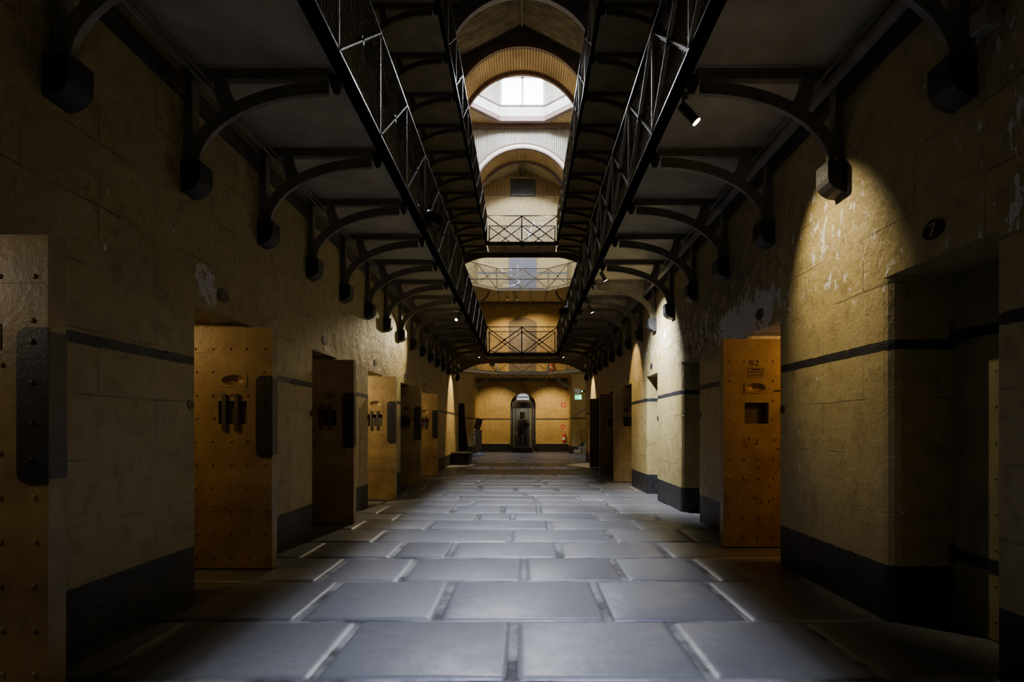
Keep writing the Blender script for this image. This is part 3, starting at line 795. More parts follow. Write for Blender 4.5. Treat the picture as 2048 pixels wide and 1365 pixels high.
def door_meshes(s, top, lock, bars):
    """open iron door. local x from hinge (0) to free edge (w); face at y=0 looks to -y. s mirrors x"""
    w, th, zb = .71, .10, .015; out = []
    X = lambda x: s*x
    hx0, hx1, hz0, hz1 = w-.335-.12, w-.335+.12, 1.235, 1.43
    if not bars: hz0, hz1 = 1.245, 1.455
    cx, cz = w-.322, 1.605; px0, px1, pz0, pz1 = cx-.112, cx+.112, cz-.056, cz+.056
    mb = MB(); grid_plate(mb, [0, hx0, px0, hx1, px1, w], [zb, hz0, hz1, pz0, pz1, top], [(hx0, hx1, hz0, hz1), (px0, px1, pz0, pz1)], 0, th)
    hb = MB().box(*sorted((X(hx0), X(hx1))), th*.75, th*.8, hz0, hz1)
    # seam lines and edge strips
    mb.box(0, w, -.004, 0, zb, zb+.05); mb.box(w-.012, w, -.004, 0, zb, top); mb.box(0, w, -.003, 0, top-.215, top-.208)
    # rivets
    r2 = random.Random(5)
    zs = [zb + .1 + .195*i for i in range(10)]; zs = [z for z in zs if z < top-.03]
    for i, z in enumerate(zs):
        for j in range(5):
            x = .065 + .145*j + r2.uniform(-.008, .008)
            if lock and x > w-.15 and .95 < z < 1.66: continue
            if hx0-.03 < x < hx1+.03 and hz0-.03 < z < hz1+.03: continue
            if abs(x-(w-.325)) < .12 and abs(z-1.61) < .07: continue
            mb.lathe([(.013, 0), (.011, .006), (.006, .009), (0, .0095)], (0, 0, 0), 8)
            n = 8*4
            for q in range(len(mb.v)-n, len(mb.v)):
                vx, vy, vz = mb.v[q]; mb.v[q] = (x+vx, -vz, z+vy)
    mb.v = [(X(x), y, z) for x, y, z in mb.v]
    out.append(('door_panel', mb.mesh('door_panel', M['door']), []))
    out.append(('hatch_back', hb.mesh('hatch_back', M['bar']), []))
    # oval peephole dish sunk in a small plate
    n = 24
    def ell(a, b, y): return [(X(cx + a*math.cos(2*PI*i/n)), y, cz + b*math.sin(2*PI*i/n)) for i in range(n+1)]
    def sq(y):
        r_ = []
        for i in range(n+1):
            c, q = math.cos(2*PI*i/n), math.sin(2*PI*i/n); k = max(abs(c), abs(q)); r_.append((X(cx + .112*c/k), y, cz + .056*q/k))
        return r_
    pl = MB().strip(sq(0.0), sq(-.005)); pl.strip(sq(-.005), ell(.102, .047, -.005))
    mb = MB(); R_ = [ell(.102, .047, -.005), ell(.090, .040, .010), ell(.06, .026, .032), ell(.018, .012, .044)]
    for A_, B_ in zip(R_[:-1], R_[1:]): mb.strip(A_, B_)
    dish = mb.mesh('peephole', M['door'], True, fix=False)
    mb = MB(); mb.strip(ell(.018, .012, .044), ell(.0, .0, .046))
    out.append(('peephole_plate', pl.mesh('peephole_plate', M['door']), [('peephole', dish), ('sight_hole', mb.mesh('sight_hole', M['black'], fix=False))]))
    if bars:
        for bx in (-.065, .04):
            c = (hx0+hx1)/2 + bx
            mb = MB().box(*sorted((X(c-.018), X(c+.018))), -.022, -.010, hz0-.06, hz1+.06, .003)
            for z in (hz0-.04, hz1+.04): mb.box(*sorted((X(c-.012), X(c+.012))), -.010, 0, z-.012, z+.012)
            out.append(('hatch_bar', mb.mesh('hatch_bar', M['bar']), []))
    if lock:
        z0, z1, xw = .955, 1.645, .135; pts = []
        for cxx, czz, t0 in ((w-xw+.05, z1-.05, PI/2), (w-xw+.05, z0+.05, PI)):
            for j in range(5): t = t0 + PI/2*j/4; pts.append((X(cxx+.05*math.cos(t)), czz+.05*math.sin(t)))
        pts += [(X(w+.004), z0), (X(w+.004), z1)]
        mb = MB().prism(pts, 1, -.010, -.004 if False else 0.0)
        mb.box(*sorted((X(w-.001), X(w+.005))), -.008, th, z0+.02, z1-.02)
        for z in (1.58, 1.40, 1.22, 1.06): mb.ball((X(w-.065), -.010, z), .014, 8, (1, .7, 1))
        out.append(('lock_plate', mb.mesh('lock_plate', M['lock'], True), []))
    mb = MB()
    for z in (.28, 1.75): mb.cyl((X(-.008), th/2, z-.07), (X(-.008), th/2, z+.07), .016, n=10)
    out.append(('hinge', mb.mesh('hinge', M['black_iron'], True), []))
    return out
DL = door_meshes(1, 2.055, True, True); DR = door_meshes(-1, 2.092, False, False)
lab = ['open riveted iron cell door at the left edge of the picture, worn bare metal lock plate', 'open ochre riveted cell door with two hatch bars, second along the left wall',
       'dark open riveted cell door in shadow, third along the left wall', 'brightly lit open riveted cell door, fourth along the left wall',
       'shadowed olive open cell door, fifth along the left wall', 'brown open cell door, sixth and furthest along the left wall']
for k, y0 in enumerate(NEARL):
    t = thing('cell_door', lab[k], 'cell door', (-(W+REC) + (.035 if k == 0 else 0), y0 + DW - .125, 0), group='open doors of the left cells')
    for nm, me, kids in DL:
        p_ = link(nm, me, t)
        for n2, m2 in kids: link(n2, m2, p_)
for k, l in ((1, 'open ochre cell door with a square hatch and faint scribbles, nearest open door on the right'), (4, 'dark open cell door beyond the black doorways on the right'),
             (5, 'dark stained open cell door, second from the far end on the right'), (6, 'dark open cell door at the far end of the right wall')):
    t = thing('cell_door', l, 'cell door', (W+REC, NEARR[k] + DW - .125, 0), group='open doors of the right cells')
    for nm, me, kids in DR:
        p_ = link(nm, me, t)
        for n2, m2 in kids: link(n2, m2, p_)
    if k == 1:          # faint scribbles on the sheet, in dark paint
        mb = MB(); r3 = random.Random(3)
        def stroke(pts, wd=.004):
            for (x0, z0), (x1, z1) in zip(pts[:-1], pts[1:]): mb.bar((x0, -.0055, z0), (x1, -.0055, z1), .002, wd, (0, 0, 1) if abs(x1-x0) > abs(z1-z0) else (1, 0, 0))
        bx, bz = -.44, 1.83
        stroke([(bx, bz), (bx, bz+.05), (bx+.03, bz), (bx+.03, bz+.05)]); stroke([(bx+.05, bz+.045), (bx+.075, bz+.05), (bx+.085, bz+.03), (bx+.05, bz), (bx+.09, bz)])
        stroke([(bx-.02, bz-.03), (bx+.13, bz-.03), (bx+.13, bz-.12), (bx-.02, bz-.12), (bx-.02, bz-.03)], .003)
        stroke([(bx+.02, bz-.045), (bx+.10, bz-.045)], .012)
        for q in range(5): stroke([(bx-.005+q*.026, bz-.075), (bx+.003+q*.026, bz-.062), (bx+.012+q*.026, bz-.078)]); stroke([(bx-.005+q*.026, bz-.102), (bx+.003+q*.026, bz-.09), (bx+.012+q*.026, bz-.104)])
        stroke([(-.20, 1.575), (-.08, 1.575)], .016)
        for q in range(22):
            x, z = -r3.uniform(.08, .5), r3.uniform(.35, 1.1); a = r3.uniform(0, PI); l_ = r3.uniform(.006, .022); stroke([(x, z), (x+l_*math.cos(a), z+l_*math.sin(a))], r3.uniform(.006, .012))
        mb.build('scribbles', M['marks'], t)
# closed doors set back in their doorways on the right
def closed_door_parts():
    out = []; mb = MB().box(0, .06, .005, DW-.005, .01, HR-.01)
    mb.box(-.004, 0, .005, .40, .01, HR-.02); mb.box(-.004, 0, .408, DW-.005, .01, HR-.02)
    for i in range(10):
        for y in (.06, .34, .46, .74): mb.ball((-.004, y, .12+.2*i), .010, 6, (.7, 1, 1))
    out.append(('door_panel', mb.mesh('door_panel', M['door_olive'])))
    for z in (.43, 1.76):
        m2 = MB().box(-.016, -.004, .02, DW-.02, z-.032, z+.032, .004); m2.cyl((-.012, DW-.012, z-.06), (-.012, DW-.012, z+.06), .016, n=8); m2.ball((-.016, .3, z), .012, 6)
        out.append(('strap_hinge', m2.mesh('strap_hinge', M['black_iron'])))
    m3 = MB()
    for i in range(12): m3.cyl((-.012, .30+.03*math.cos(2*PI*i/12), 1.0+.03*math.sin(2*PI*i/12)), (-.012, .30+.03*math.cos(2*PI*(i+1)/12), 1.0+.03*math.sin(2*PI*(i+1)/12)), .005, n=6)
    out.append(('pull_ring', m3.mesh('pull_ring', M['black_iron'])))
    out.append(('bolt_case', MB().box(-.03, -.004, .22, .38, 1.10, 1.30, .006).mesh('bolt_case', M['black_iron'])))
    return out
CD = closed_door_parts()
for k, l in ((0, 'closed olive cell door with black strap hinges set back at the right edge'), (2, 'closed cell door deep in the black doorway beyond the orange-lit door'), (3, 'closed cell door in the doorway under the brightest white spotlight')):
    t = thing('cell_door', l, 'cell door', (W+REC-.06, NEARR[k], 0), group='closed doors of the right cells')
    for nm, me in CD: link(nm, me, t)

# oval number plates over the doors, latch sockets beside them
def oval(s):
    n = 24; return MB().prism([(.085*math.cos(2*PI*i/n), .053*math.sin(2*PI*i/n)) for i in range(n)], 0, 0, -s*.008).mesh('plate', M['black_iron'])
OV2 = {s: oval(s) for s in (-1, 1)}
for s, nears, H in ((-1, NEARL, 2.25), (1, NEARR, 2.29)):
    for k, y0 in enumerate(nears):
        if s < 0 and k == 0: continue
        nm = ('left', 'right')[s > 0]
        t = thing('number_plate', 'small black oval plate over the %s doorway from the front, %s wall' % (ORD[k], nm), 'number plate', (s*(W-.001), y0 + DW/2 - (.04 if s < 0 else .0), H), group='oval plates over the cell doors')
        link('plate', OV2[s], t)
        if (s, k) == (1, 0):
            mb = MB(); X = -.0115
            mb.bar((X, .030, .030), (X, -.022, .034), .003, .009, (0, 0, 1)); mb.bar((X, -.020, .036), (X, .012, -.034), .003, .010, (0, 1, 0))
            mb.build('numeral', M['numeral'], t); t['label'] = 'small black oval plate painted with a 7 over the nearest right doorway'
for s, nears in ((-1, NEARL[1:4]), (1, NEARR[1:4])):
    for k, y0 in enumerate(nears):
        nm = ('left', 'right')[s > 0]
        t = thing('latch_socket', 'iron latch socket in the %s wall beside the %s doorway along' % (nm, ORD[k+1]), 'latch', (s*(W-.002), y0 - .10, 1.365), group='latch sockets by the doorways')
        mb = MB()
        for i in range(14): mb.bar((0, .032*math.cos(2*PI*i/14), .032*math.sin(2*PI*i/14)), (0, .032*math.cos(2*PI*(i+1)/14), .032*math.sin(2*PI*(i+1)/14)), .016, .012, (1, 0, 0))
        mb.build('rim', M['dark_steel'], t)
        MB().box(-.004, .004, -.024, .024, -.024, .024).build('socket', M['black'], t)

# ------------------------------------------------------------------ spotlights
def spot(loc, target, col_, power, label, lens='lens_warm', ang=44, big=1.0, blend=.5, hide=False):
    """loc: fixing point on the soffit"""
    t = thing('ceiling_spotlight', label, 'spotlight', loc, group='spotlights under the walkways')
    MB().lathe([(0, 0), (.042, 0), (.042, -.022), (.03, -.03), (0, -.03)]).build('canopy', M['dark_steel'], t, True)
    MB().cyl((0, 0, -.03), (0, 0, -.085), .007, n=8).build('stem', M['dark_steel'], t)
    piv = Vector((0, 0, -.095)); d = (Vector(target) - Vector(loc) - piv).normalized(); L = .135*big; r = .032*big
    a = piv - d*.02; b = piv + d*L
    body = MB().cyl(a, b, r, n=18).build('lamp_body', M['dark_steel'], t, True)
    MB().cyl(b, b + d*.004, r*.9, n=18).build('lens', M[lens], body)
    ld = bpy.data.lights.new('spot_lamp', 'SPOT'); ld.energy = power; ld.color = col_; ld.spot_size = math.radians(ang); ld.spot_blend = blend; ld.shadow_soft_size = .02
    lo = bpy.data.objects.new('lamp_beam', ld); col.objects.link(lo); lo.parent = t; lo.location = b + d*.012
    lo.rotation_euler = d.to_track_quat('-Z', 'Y').to_euler()
    return t
WARM, AMB, COOL = (1, .82, .50), (1, .72, .36), (.92, .95, 1.0)
spot((1.275, 4.55, SOF), (W, 4.35, 2.35), WARM, 165, 'steel spotlight nearest the camera under the right walkway', ang=58, big=1.15, blend=1.0)
spot((1.28, 9.4, SOF), (W, 9.75, 2.0), COOL, 1100, 'steel spotlight with a cool white beam midway along the right walkway', 'lens_cool', ang=92, blend=1.0)
spot((1.37, 12.0, SOF), (W, 12.1, 1.9), AMB, 190, 'steel spotlight just beyond the cool white one on the right', 'lens_cool', ang=56)
spot((1.29, 19.6, SOF), (W, 19.55, 1.8), AMB, 480, 'small spotlight at the far end of the right walkway', ang=58)
spot((-1.36, 13.2, SOF), (-W, 11.0, 2.30), WARM, 400, 'glowing spotlight midway under the left walkway', ang=48, blend=1.0)
spot((-1.33, 19.6, SOF), (-W, 19.6, 1.9), AMB, 480, 'glowing spotlight at the far end of the left walkway', ang=60)
spot((-.95, 28.35, SOF-.06), (-1.35, BACK, 1.5), AMB, 230, 'small spotlight lighting the end wall left of the recess', ang=80, blend=.8)
spot((1.24, 28.35, SOF-.06), (1.45, BACK, 1.5), AMB, 310, 'small spotlight lighting the end wall right of the recess', ang=80, blend=.8)
spot((-.72, 28.45, SOF+DZ-.07), (-.9, BACK, 5.0), AMB, 420, 'small black spotlight on the left over the lower gallery door', ang=75, blend=.8)
spot((-.30, 28.45, SOF+DZ-.07), (.9, BACK, 5.0), AMB, 460, 'small black spotlight on the right over the lower gallery door', ang=80, blend=.8)
def cell_lamp(x, y, p, c=AMB, z=2.1):
    ld = bpy.data.lights.new('cell_lamp', 'POINT'); ld.energy = p; ld.color = c; ld.shadow_soft_size = .05
    lo = bpy.data.objects.new('cell_lamp', ld); col.objects.link(lo); lo.location = (x, y, z)
cell_lamp(-3.35, NEARL[0]-.15, 11, (1, .86, .66)); cell_lamp(-3.35, NEARL[1]-.1, 13, (1, .66, .26)); cell_lamp(-3.3, NEARL[2]-.1, 1.0); cell_lamp(-3.2, NEARL[3]-.2, 48, (1, .78, .42))
cell_lamp(-3.3, NEARL[5]-.1, 26, AMB); cell_lamp(3.4, NEARR[1]-.1, 22, (1, .50, .13))

# soft fill added behind the viewpoint to lift the near walls
ld = bpy.data.lights.new('rear_fill', 'AREA'); ld.shape = 'RECTANGLE'; ld.size = 4.0; ld.size_y = 3.0; ld.energy = 3.6; ld.color = (1, .90, .74)
lo = bpy.data.objects.new('rear_fill', ld); col.objects.link(lo); lo.location = (0, -2.7, 1.9); lo.rotation_euler = (PI/2, 0, 0)
# floodlights on the railings
def flood(loc, rz, label, lit=False):
    t = flood_ = thing('floodlight', label, 'floodlight', loc, (0, 0, rz), group='floodlights on the railings and added unseen ones')
    hs = MB().box(-.11, .11, -.06, .06, -.08, .08, .015).build('housing', M['black'], t)
    mb = MB()
    for i in range(6): mb.box(-.10+.035*i, -.09+.035*i, .06, .085, -.07, .07)
    mb.build('cooling_fins', M['black'], hs)
    q = MB().box(-.13, .13, -.005, .005, 0, .15).build('barn_door', M['black'], t); q.location = (0, -.06, .075); q.rotation_euler = (math.radians(40), 0, 0)
    MB().box(-.095, .095, -.066, -.06, -.065, .065).build('lens', M['lens_warm' if lit else 'glass_dark'], hs)
    MB().bar((-.125, 0, 0), (-.125, 0, -.13), .006, .03, (0, 1, 0)).bar((.125, 0, 0), (.125, 0, -.13), .006, .03, (0, 1, 0)).bar((-.125, 0, -.13), (.125, 0, -.13), .03, .006).build('yoke', M['black_iron'], t)
    return t
M['glass_dark'] = simple('dark_glass', (.03, .03, .035, 1), None, .15, bump=0)
flood((-1.13, 7.85, 3.93), math.radians(-120), 'black floodlight with a tilted flap clamped to the left railing')
flood((1.10, 15.6, 4.25), math.radians(115), 'black floodlight clamped to the right railing further back')
for sx, nm in ((-1, 'left'), (1, 'right')):  # unseen floodlights and spot lamps added to warm the vault
    fo = flood((sx*.95, 21.72, DECK+DZ+.105), 0, 'black floodlight added out of sight at the %s end of the upper footbridge deck' % nm)
    fo.scale = (.8, .8, .8)
    ld = bpy.data.lights.new('added_vault_flood', 'SPOT'); ld.energy = 260; ld.color = (1, .78, .45); ld.spot_size = math.radians(120); ld.spot_blend = 1; ld.shadow_soft_size = .1
    lo = bpy.data.objects.new('added_vault_flood', ld); col.objects.link(lo); lo.location = (sx*.9, 21.2, DECK+DZ+.45); lo.rotation_euler = (Vector((0, 20.2, 14)) - lo.location).to_track_quat('-Z', 'Y').to_euler()
for sx, p_ in ((-1, 16), (1, 26)):        # unseen fill lamps added to brighten the hall piers and stair wall
    ld = bpy.data.lights.new('hall_fill', 'POINT'); ld.energy = p_; ld.color = (1, .86, .62); ld.shadow_soft_size = .08
    lo = bpy.data.objects.new('hall_fill', ld); col.objects.link(lo); lo.location = (sx*3.5, 25.3, 3.35)
flood((-1.38, 27.6, 4.15), math.radians(160), 'small lit floodlight on the far left of the lower gallery', True)

# ------------------------------------------------------------------ end wall furniture
for s, x0, x1, l in ((-1, -2.28, -.70, 'left'), (1, .74, 2.28, 'right')):
    b = struct('baseboard_%s' % l, MB().box(x0, x1, BACK-.16, BACK+.0, -.012, .40), M['black'], 'black plinth along the end wall, %s of the recess' % l, 'plinth')
    MB().box(x0-.02, x1+.02, BACK-.18, BACK+.0, .40, .445, .008).build('ledge', M['ledge'], b)
# glowing lattice over the recess
t = thing('lattice_light', 'glowing white lattice panel at the head of the arched recess', 'grille', (.02, BACK+.3, 2.66))
MB().prism([(-.32, 0), (.32, 0), (.32, .14), (.24, .26), (.12, .31), (-.12, .31), (-.24, .26), (-.32, .14)], 1, 0, .02).build('pane', M['lattice'], t)
mb = MB()
for q in range(-7, 12):
    for d in (-1, 1):
        a, b = Vector((q*.075 - (.17 if d > 0 else -.17) - .12, -.01, -.0)), Vector((q*.075 + (.17 if d > 0 else -.17) - .12, -.01, .33))
        mb.bar(a, b, .022, .014, (0, 1, 0))
mb.bar((-.35, -.012, .14), (.35, -.012, .14), .02, .045)
mb.v = [(max(-.33, min(.33, x)), y, z) for x, y, z in mb.v]
mb.build('lattice', M['black_iron'], t)
mb = MB(); n = 20; r = .643
arc = [(r*math.cos(PI-PI*i/n), -.31 + r*math.sin(PI*i/n)) for i in range(n+1)]
mb.strip([(x, .03, z) for x, z in arc], [(x, .03, -.31) for x, z in arc]); mb.build('tympanum', M['brick'], t)
# glass case with figure
CX_, CY0, CY1 = -.01, 29.75, 30.55
t = thing('display_case', 'tall glass display case with black base and head in the arched recess', 'display case', (CX_, CY0, 0))
hw = .52
MB().box(-hw, hw, 0, CY1-CY0, .0, .25, .01).build('base', M['black'], t)
MB().box(-hw, hw, 0, CY1-CY0, 2.22, 2.48, .01).build('head', M['black'], t)
for x in (-hw+.02, hw-.02):
    for y in (.02, CY1-CY0-.02): MB().box(x-.02, x+.02, y-.02, y+.02, .25, 2.22).build('corner_post', M['black'], t)
MB().box(-hw+.04, hw-.04, .008, .014, .25, 2.22).build('front_glass', M['glass'], t)
for x in (-hw+.01, hw-.01): MB().box(x-.003, x+.003, .04, CY1-CY0-.04, .25, 2.22).build('side_glass', M['glass'], t)
MB().box(-hw+.03, hw-.03, .03, CY1-CY0-.03, .25, .27).build('plinth_top', M['greybox'], t)

ld = bpy.data.lights.new('case_fill', 'AREA'); ld.size = .4; ld.energy = 5.0; ld.color = (1, .93, .8)  # unseen lamp added to brighten the bricks behind the figure
lo = bpy.data.objects.new('case_fill', ld); col.objects.link(lo); lo.parent = t; lo.location = (0, .72, 2.18); lo.rotation_euler = (math.radians(35), 0, 0)
# armour-clad figure: one skinned body, helmet and coat on it
def skin_body(name, joints, edges, radii, mat, parent, sub=1):
    me = bpy.data.meshes.new(name); me.from_pydata(joints, edges, [])
    o = bpy.data.objects.new(name, me); col.objects.link(o)
    m = o.modifiers.new('skin', 'SKIN'); m.use_smooth_shade = True
    for v, r in zip(me.skin_vertices[0].data, radii): v.radius = (r, r)
    me.skin_vertices[0].data[0].use_root = True
    s_ = o.modifiers.new('sub', 'SUBSURF'); s_.levels = s_.render_levels = sub
    dg = bpy.context.evaluated_depsgraph_get(); dg.update()
    nm = bpy.data.meshes.new_from_object(o.evaluated_get(dg)); nm.materials.clear(); nm.materials.append(mat)
    bpy.data.objects.remove(o); return link(name, nm, parent)
fg = thing('armour_figure', 'standing figure in a square dark helmet, long brown coat and boots inside the glass case', 'figure', (0, CY0+.42, .27), (0, 0, math.radians(-18)))
J = [(0, 0, .86), (0, 0, 1.05), (0, 0, 1.28), (0, -.01, 1.42), (0, -.02, 1.55),
     (.10, 0, .80), (.12, -.02, .46), (.12, .02, .09), (.12, -.10, .05),
     (-.10, 0, .80), (-.14, .06, .46), (-.15, .10, .09), (-.15, -.02, .05),
     (.19, 0, 1.32), (.27, .02, 1.06), (.20, -.16, .92), (.16, -.23, .93),
     (-.19, 0, 1.32), (-.29, .02, 1.08), (-.25, -.12, .88), (-.23, -.18, .84)]
Eg = [(0,1),(1,2),(2,3),(3,4),(0,5),(5,6),(6,7),(7,8),(0,9),(9,10),(10,11),(11,12),(2,13),(13,14),(14,15),(15,16),(2,17),(17,18),(18,19),(19,20)]
Rd = [.13,.13,.14,.06,.08,.085,.06,.045,.05,.085,.06,.045,.05,.07,.05,.04,.045,.07,.05,.04,.045]
skin_body('body', J, Eg, Rd, M['black'], fg)
mb = MB(); n = 20; prof = [(.24, .58), (.22, .80), (.175, 1.02), (.185, 1.2), (.19, 1.33), (.12, 1.43), (.07, 1.46)]
rows_ = []
for r, z in prof: rows_.append([((r*1.12)*math.sin(2*PI*i/n*.88+.38), (r*.82)*-math.cos(2*PI*i/n*.88+.38), z) for i in range(n+1)])
for a, b in zip(rows_[:-1], rows_[1:]): mb.strip(a, b)
for sx in (-1, 1): mb.cyl((sx*.18, 0, 1.36), (sx*.285, .02, 1.06), .085, .068, n=12); mb.cyl((sx*.285, .02, 1.06), (sx*.22, -.13, .93), .066, .058, n=12)
mb.build('coat', M['coat'], fg, True)
mb = MB(); n = 20
for z0, z1 in ((1.42, 1.585), (1.605, 1.74)):
    A = [(.125*math.copysign(abs(math.sin(2*PI*i/n))**.6, math.sin(2*PI*i/n)), -.02-.125*math.copysign(abs(math.cos(2*PI*i/n))**.6, math.cos(2*PI*i/n))) for i in range(n+1)]
    mb.strip([(x, y, z0) for x, y in A], [(x, y, z1) for x, y in A])
mb.add([(x, y, 1.74) for x, y in A[:-1]], [tuple(range(n))])
mb.strip([(x*.96, y*.96, 1.55) for x, y in A[3:-3]], [(x*.96, y*.96, 1.64) for x, y in A[3:-3]])
mb.build('helmet', M['dark_steel'], fg, True)
MB().box(-.15, .15, -.155, -.135, .95, 1.38, .01).build('breastplate', M['dark_steel'], fg)

# fire extinguishers and signs
def extinguisher(loc, label):
    t = thing('fire_extinguisher', label, 'fire extinguisher', loc, group='red fire extinguishers')
    MB().lathe([(0, 0), (.072, 0), (.08, .015), (.08, .36), (.06, .42), (.025, .45), (.02, .47), (0, .47)]).build('cylinder', M['red'], t, True)
    MB().lathe([(.081, .13), (.0815, .13), (.0815, .28), (.081, .28)]).build('paper_label', M['white'], t)
    mb = MB().cyl((0, 0, .46), (0, 0, .52), .018, n=10); mb.box(-.012, .012, -.09, .03, .515, .528); mb.box(-.010, .010, -.08, .02, .535, .545)
    vv = mb.build('valve', M['steel'], t)
    MB().tube([(.02, -.01, .49), (.075, -.02, .47), (.105, -.02, .40), (.105, -.02, .15), (.098, -.02, .12)], .010, 8).build('hose', M['black'], vv)
    MB().box(-.05, .05, .078, .13, .3, .34).build('wall_hook', M['black_iron'], t)
extinguisher((2.10, BACK-.13, .47), 'red fire extinguisher on the ledge at the right end of the end wall')
extinguisher((1.48, BACK-.13, DECK+.28), 'red fire extinguisher on the end wall of the lower gallery')
t = thing('extinguisher_sign', 'red rectangular sign with a white extinguisher symbol high on the end wall at the right', 'sign', (2.08, BACK-.004, 2.27))
MB().box(-.10, .10, -.006, 0, 0, .23).build('sign_board', M['red'], t)
MB().box(-.03, .03, -.009, -.006, .04, .15).box(-.015, .015, -.009, -.006, .15, .19).box(-.04, .015, -.009, -.006, .185, .20).build('symbol', M['white'], t)
t = thing('round_sign', 'round red sign with a pale symbol above the fire extinguisher on the end wall', 'sign', (2.06, BACK-.004, 1.27))
MB().cyl((0, 0, 0), (0, -.008, 0), .115, n=28).build('sign_board', M['red'], t)
mb = MB()
for i in range(24):
    a, b = 2*PI*i/24, 2*PI*(i+1)/24; mb.bar((.098*math.cos(a), -.010, .098*math.sin(a)), (.098*math.cos(b), -.010, .098*math.sin(b)), .003, .006, (0, 1, 0))
mb.prism([(-.05, -.045), (.05, -.045), (0, .055)], 1, -.011, -.008); mb.build('symbol', M['white'], t)
# exit sign, emergency light, iron post on the right
t = thing('iron_post', 'slim dark iron post at the foot of the stairs on the right', 'post', (2.80, 26.1, 0))
MB().cyl((0, 0, 0), (0, 0, SOF), .035, n=12).build('shaft', M['black_iron'], t, True); MB().lathe([(0, 0), (.08, 0), (.08, .04), (.04, .09), (.035, .12)]).build('foot', M['black_iron'], t, True)
t = thing('exit_sign', 'small lit green exit sign with a white arrow and door symbol on the right', 'exit sign', (2.42, 26.0, 2.44))
MB().box(-.15, .15, 0, .05, 0, .21, .008).build('sign_box', M['exit_green'], t)
mb = MB().prism([(-.125, .105), (-.07, .155), (-.07, .125), (-.02, .125), (-.02, .085), (-.07, .085), (-.07, .055)], 1, -.004, -.001); mb.build('arrow', M['exit_white'], t)
mb = MB().box(.02, .12, -.004, -.001, .03, .18); mb.build('door_symbol', M['exit_white'], t)
mb = MB().ball((.065, -.006, .155), .012, 8); mb.bar((.068, -.006, .14), (.075, -.006, .095), .02, .004, (0, 1, 0)); mb.bar((.075, -.006, .095), (.05, -.006, .05), .012, .004, (0, 1, 0)); mb.bar((.075, -.006, .095), (.098, -.006, .06), .012, .004, (0, 1, 0)); mb.bar((.045, -.006, .12), (.095, -.006, .115), .010, .004, (0, 1, 0))
mb.build('runner_symbol', M['exit_green'], t)
MB().bar((.15, .025, .12), (.36, .09, .12), .02, .02).build('arm', M['black_iron'], t)
t = thing('emergency_light', 'pale grey box with a green lamp mounted above the exit sign', 'emergency light', (2.38, 26.0, 2.68))
MB().box(-.12, .12, 0, .09, 0, .23, .01).build('casing', M['greybox'], t); MB().ball((.20, .02, .12), .035, 10).build('green_lamp', M['green_lamp'], t)
MB().box(.12, .40, .02, .10, .07, .17).build('bracket_box', M['black'], t)

# stairs on the right against the back pier
t = thing('stone_staircase', 'stone steps climbing to the right beside the end wall, blue-grey skirting', 'staircase', (2.36, NICHE, 0))
for i in range(7):
    MB().box(i*.25, 1.85, -.98, -.02, i*.175, (i+1)*.175, .008).build('step', M['soffit'], t)
MB().prism([(-.02, 0), (0, .22), (1.85, 1.55), (1.85, 0)], 1, -.018, -.004).build('skirting', M['pillarstone'], t)
MB().bar((-.04, -.008, 1.70), (1.85, -.008, 2.95), .008, .06).build('dado_line', M['slate_blue'], t)
t = thing('stair_railing', 'slim iron stair railing with scrollwork on the right', 'railing', (2.42, NICHE-1.04, 0))
MB().bar((.18, 0, 1.05), (1.7, 0, 2.15), .04, .02).build('handrail', M['black_iron'], t)
mb = MB()
for x, z in ((.22, 0), (.72, .4), (1.22, .75)): mb.cyl((x, 0, z), (x, 0, 1.08+(x-.18)*.72), .012, n=8)
mb.build('baluster', M['black_iron'], t)
mb = MB()
def scroll(cx, cz, sg):
    pts = [(cx + sg*(.14 - .11*q/20)*math.cos(q*.42), 0, cz + (.14-.11*q/20)*math.sin(q*.42)) for q in range(21)]
    mb.tube(pts, .007, 6)
scroll(.08, .88, -1); scroll(.46, 1.02, 1); scroll(.46, .70, -1); scroll(.95, 1.35, 1); scroll(.95, 1.0, -1)
mb.bar((.22, 0, .18), (.72, 0, 1.1), .012, .012); mb.bar((.72, 0, .5), (1.22, 0, 1.5), .012, .012)
mb.build('scrollwork', M['black_iron'], t)

# left group: black chest, tall black pylon, stand, viewing machine
t = thing('black_chest', 'low black chest on the floor by the far end of the left wall', 'chest', (-1.99, 19.5, 0))
MB().box(-.30, .27, 0, 1.15, 0, .34, .012).build('chest_body', M['black'], t); MB().box(-.315, .285, -.01, 1.16, .34, .40, .012).build('lid', M['black'], t); MB().ball((.06, -.006, .18), .012, 8).build('keyhole', M['steel'], t)
t = thing('black_pylon', 'tall tapering matt black display pylon behind the chest on the left', 'display stand', (-2.2, 22.35, 0))
MB().prism([(-.17, 0), (.20, 0), (.18, .5), (.10, 1.3), (.06, 2.05), (.06, 2.12), (-.17, 2.12)], 1, -.15, .15).build('pylon_body', M['black'], t); MB().box(-.20, .26, -.2, .2, 0, .05).build('foot', M['black'], t)
t = thing('pole_stand', 'thin metal pole with a T-shaped top beside the black pylon', 'stand', (-2.05, 24.6, 0))
MB().cyl((0, 0, 0), (0, 0, .93), .016, n=10).build('pole', M['steel'], t); MB().bar((-.10, 0, .94), (.20, 0, .94), .05, .03).build('crossbar', M['steel'], t); MB().lathe([(0, 0), (.13, 0), (.13, .015), (.02, .03)]).build('foot', M['dark_steel'], t, True)
t = thing('viewing_machine', 'grey pedestal viewing machine with a tilted shiny drum, left of the end wall', 'viewer', (-1.93, 26.2, 0))
MB().lathe([(0, 0), (.36, 0), (.36, .03), (.22, .12), (.12, .19), (.12, .21), (0, .21)], n=4).build('foot', M['slate_blue'], t)
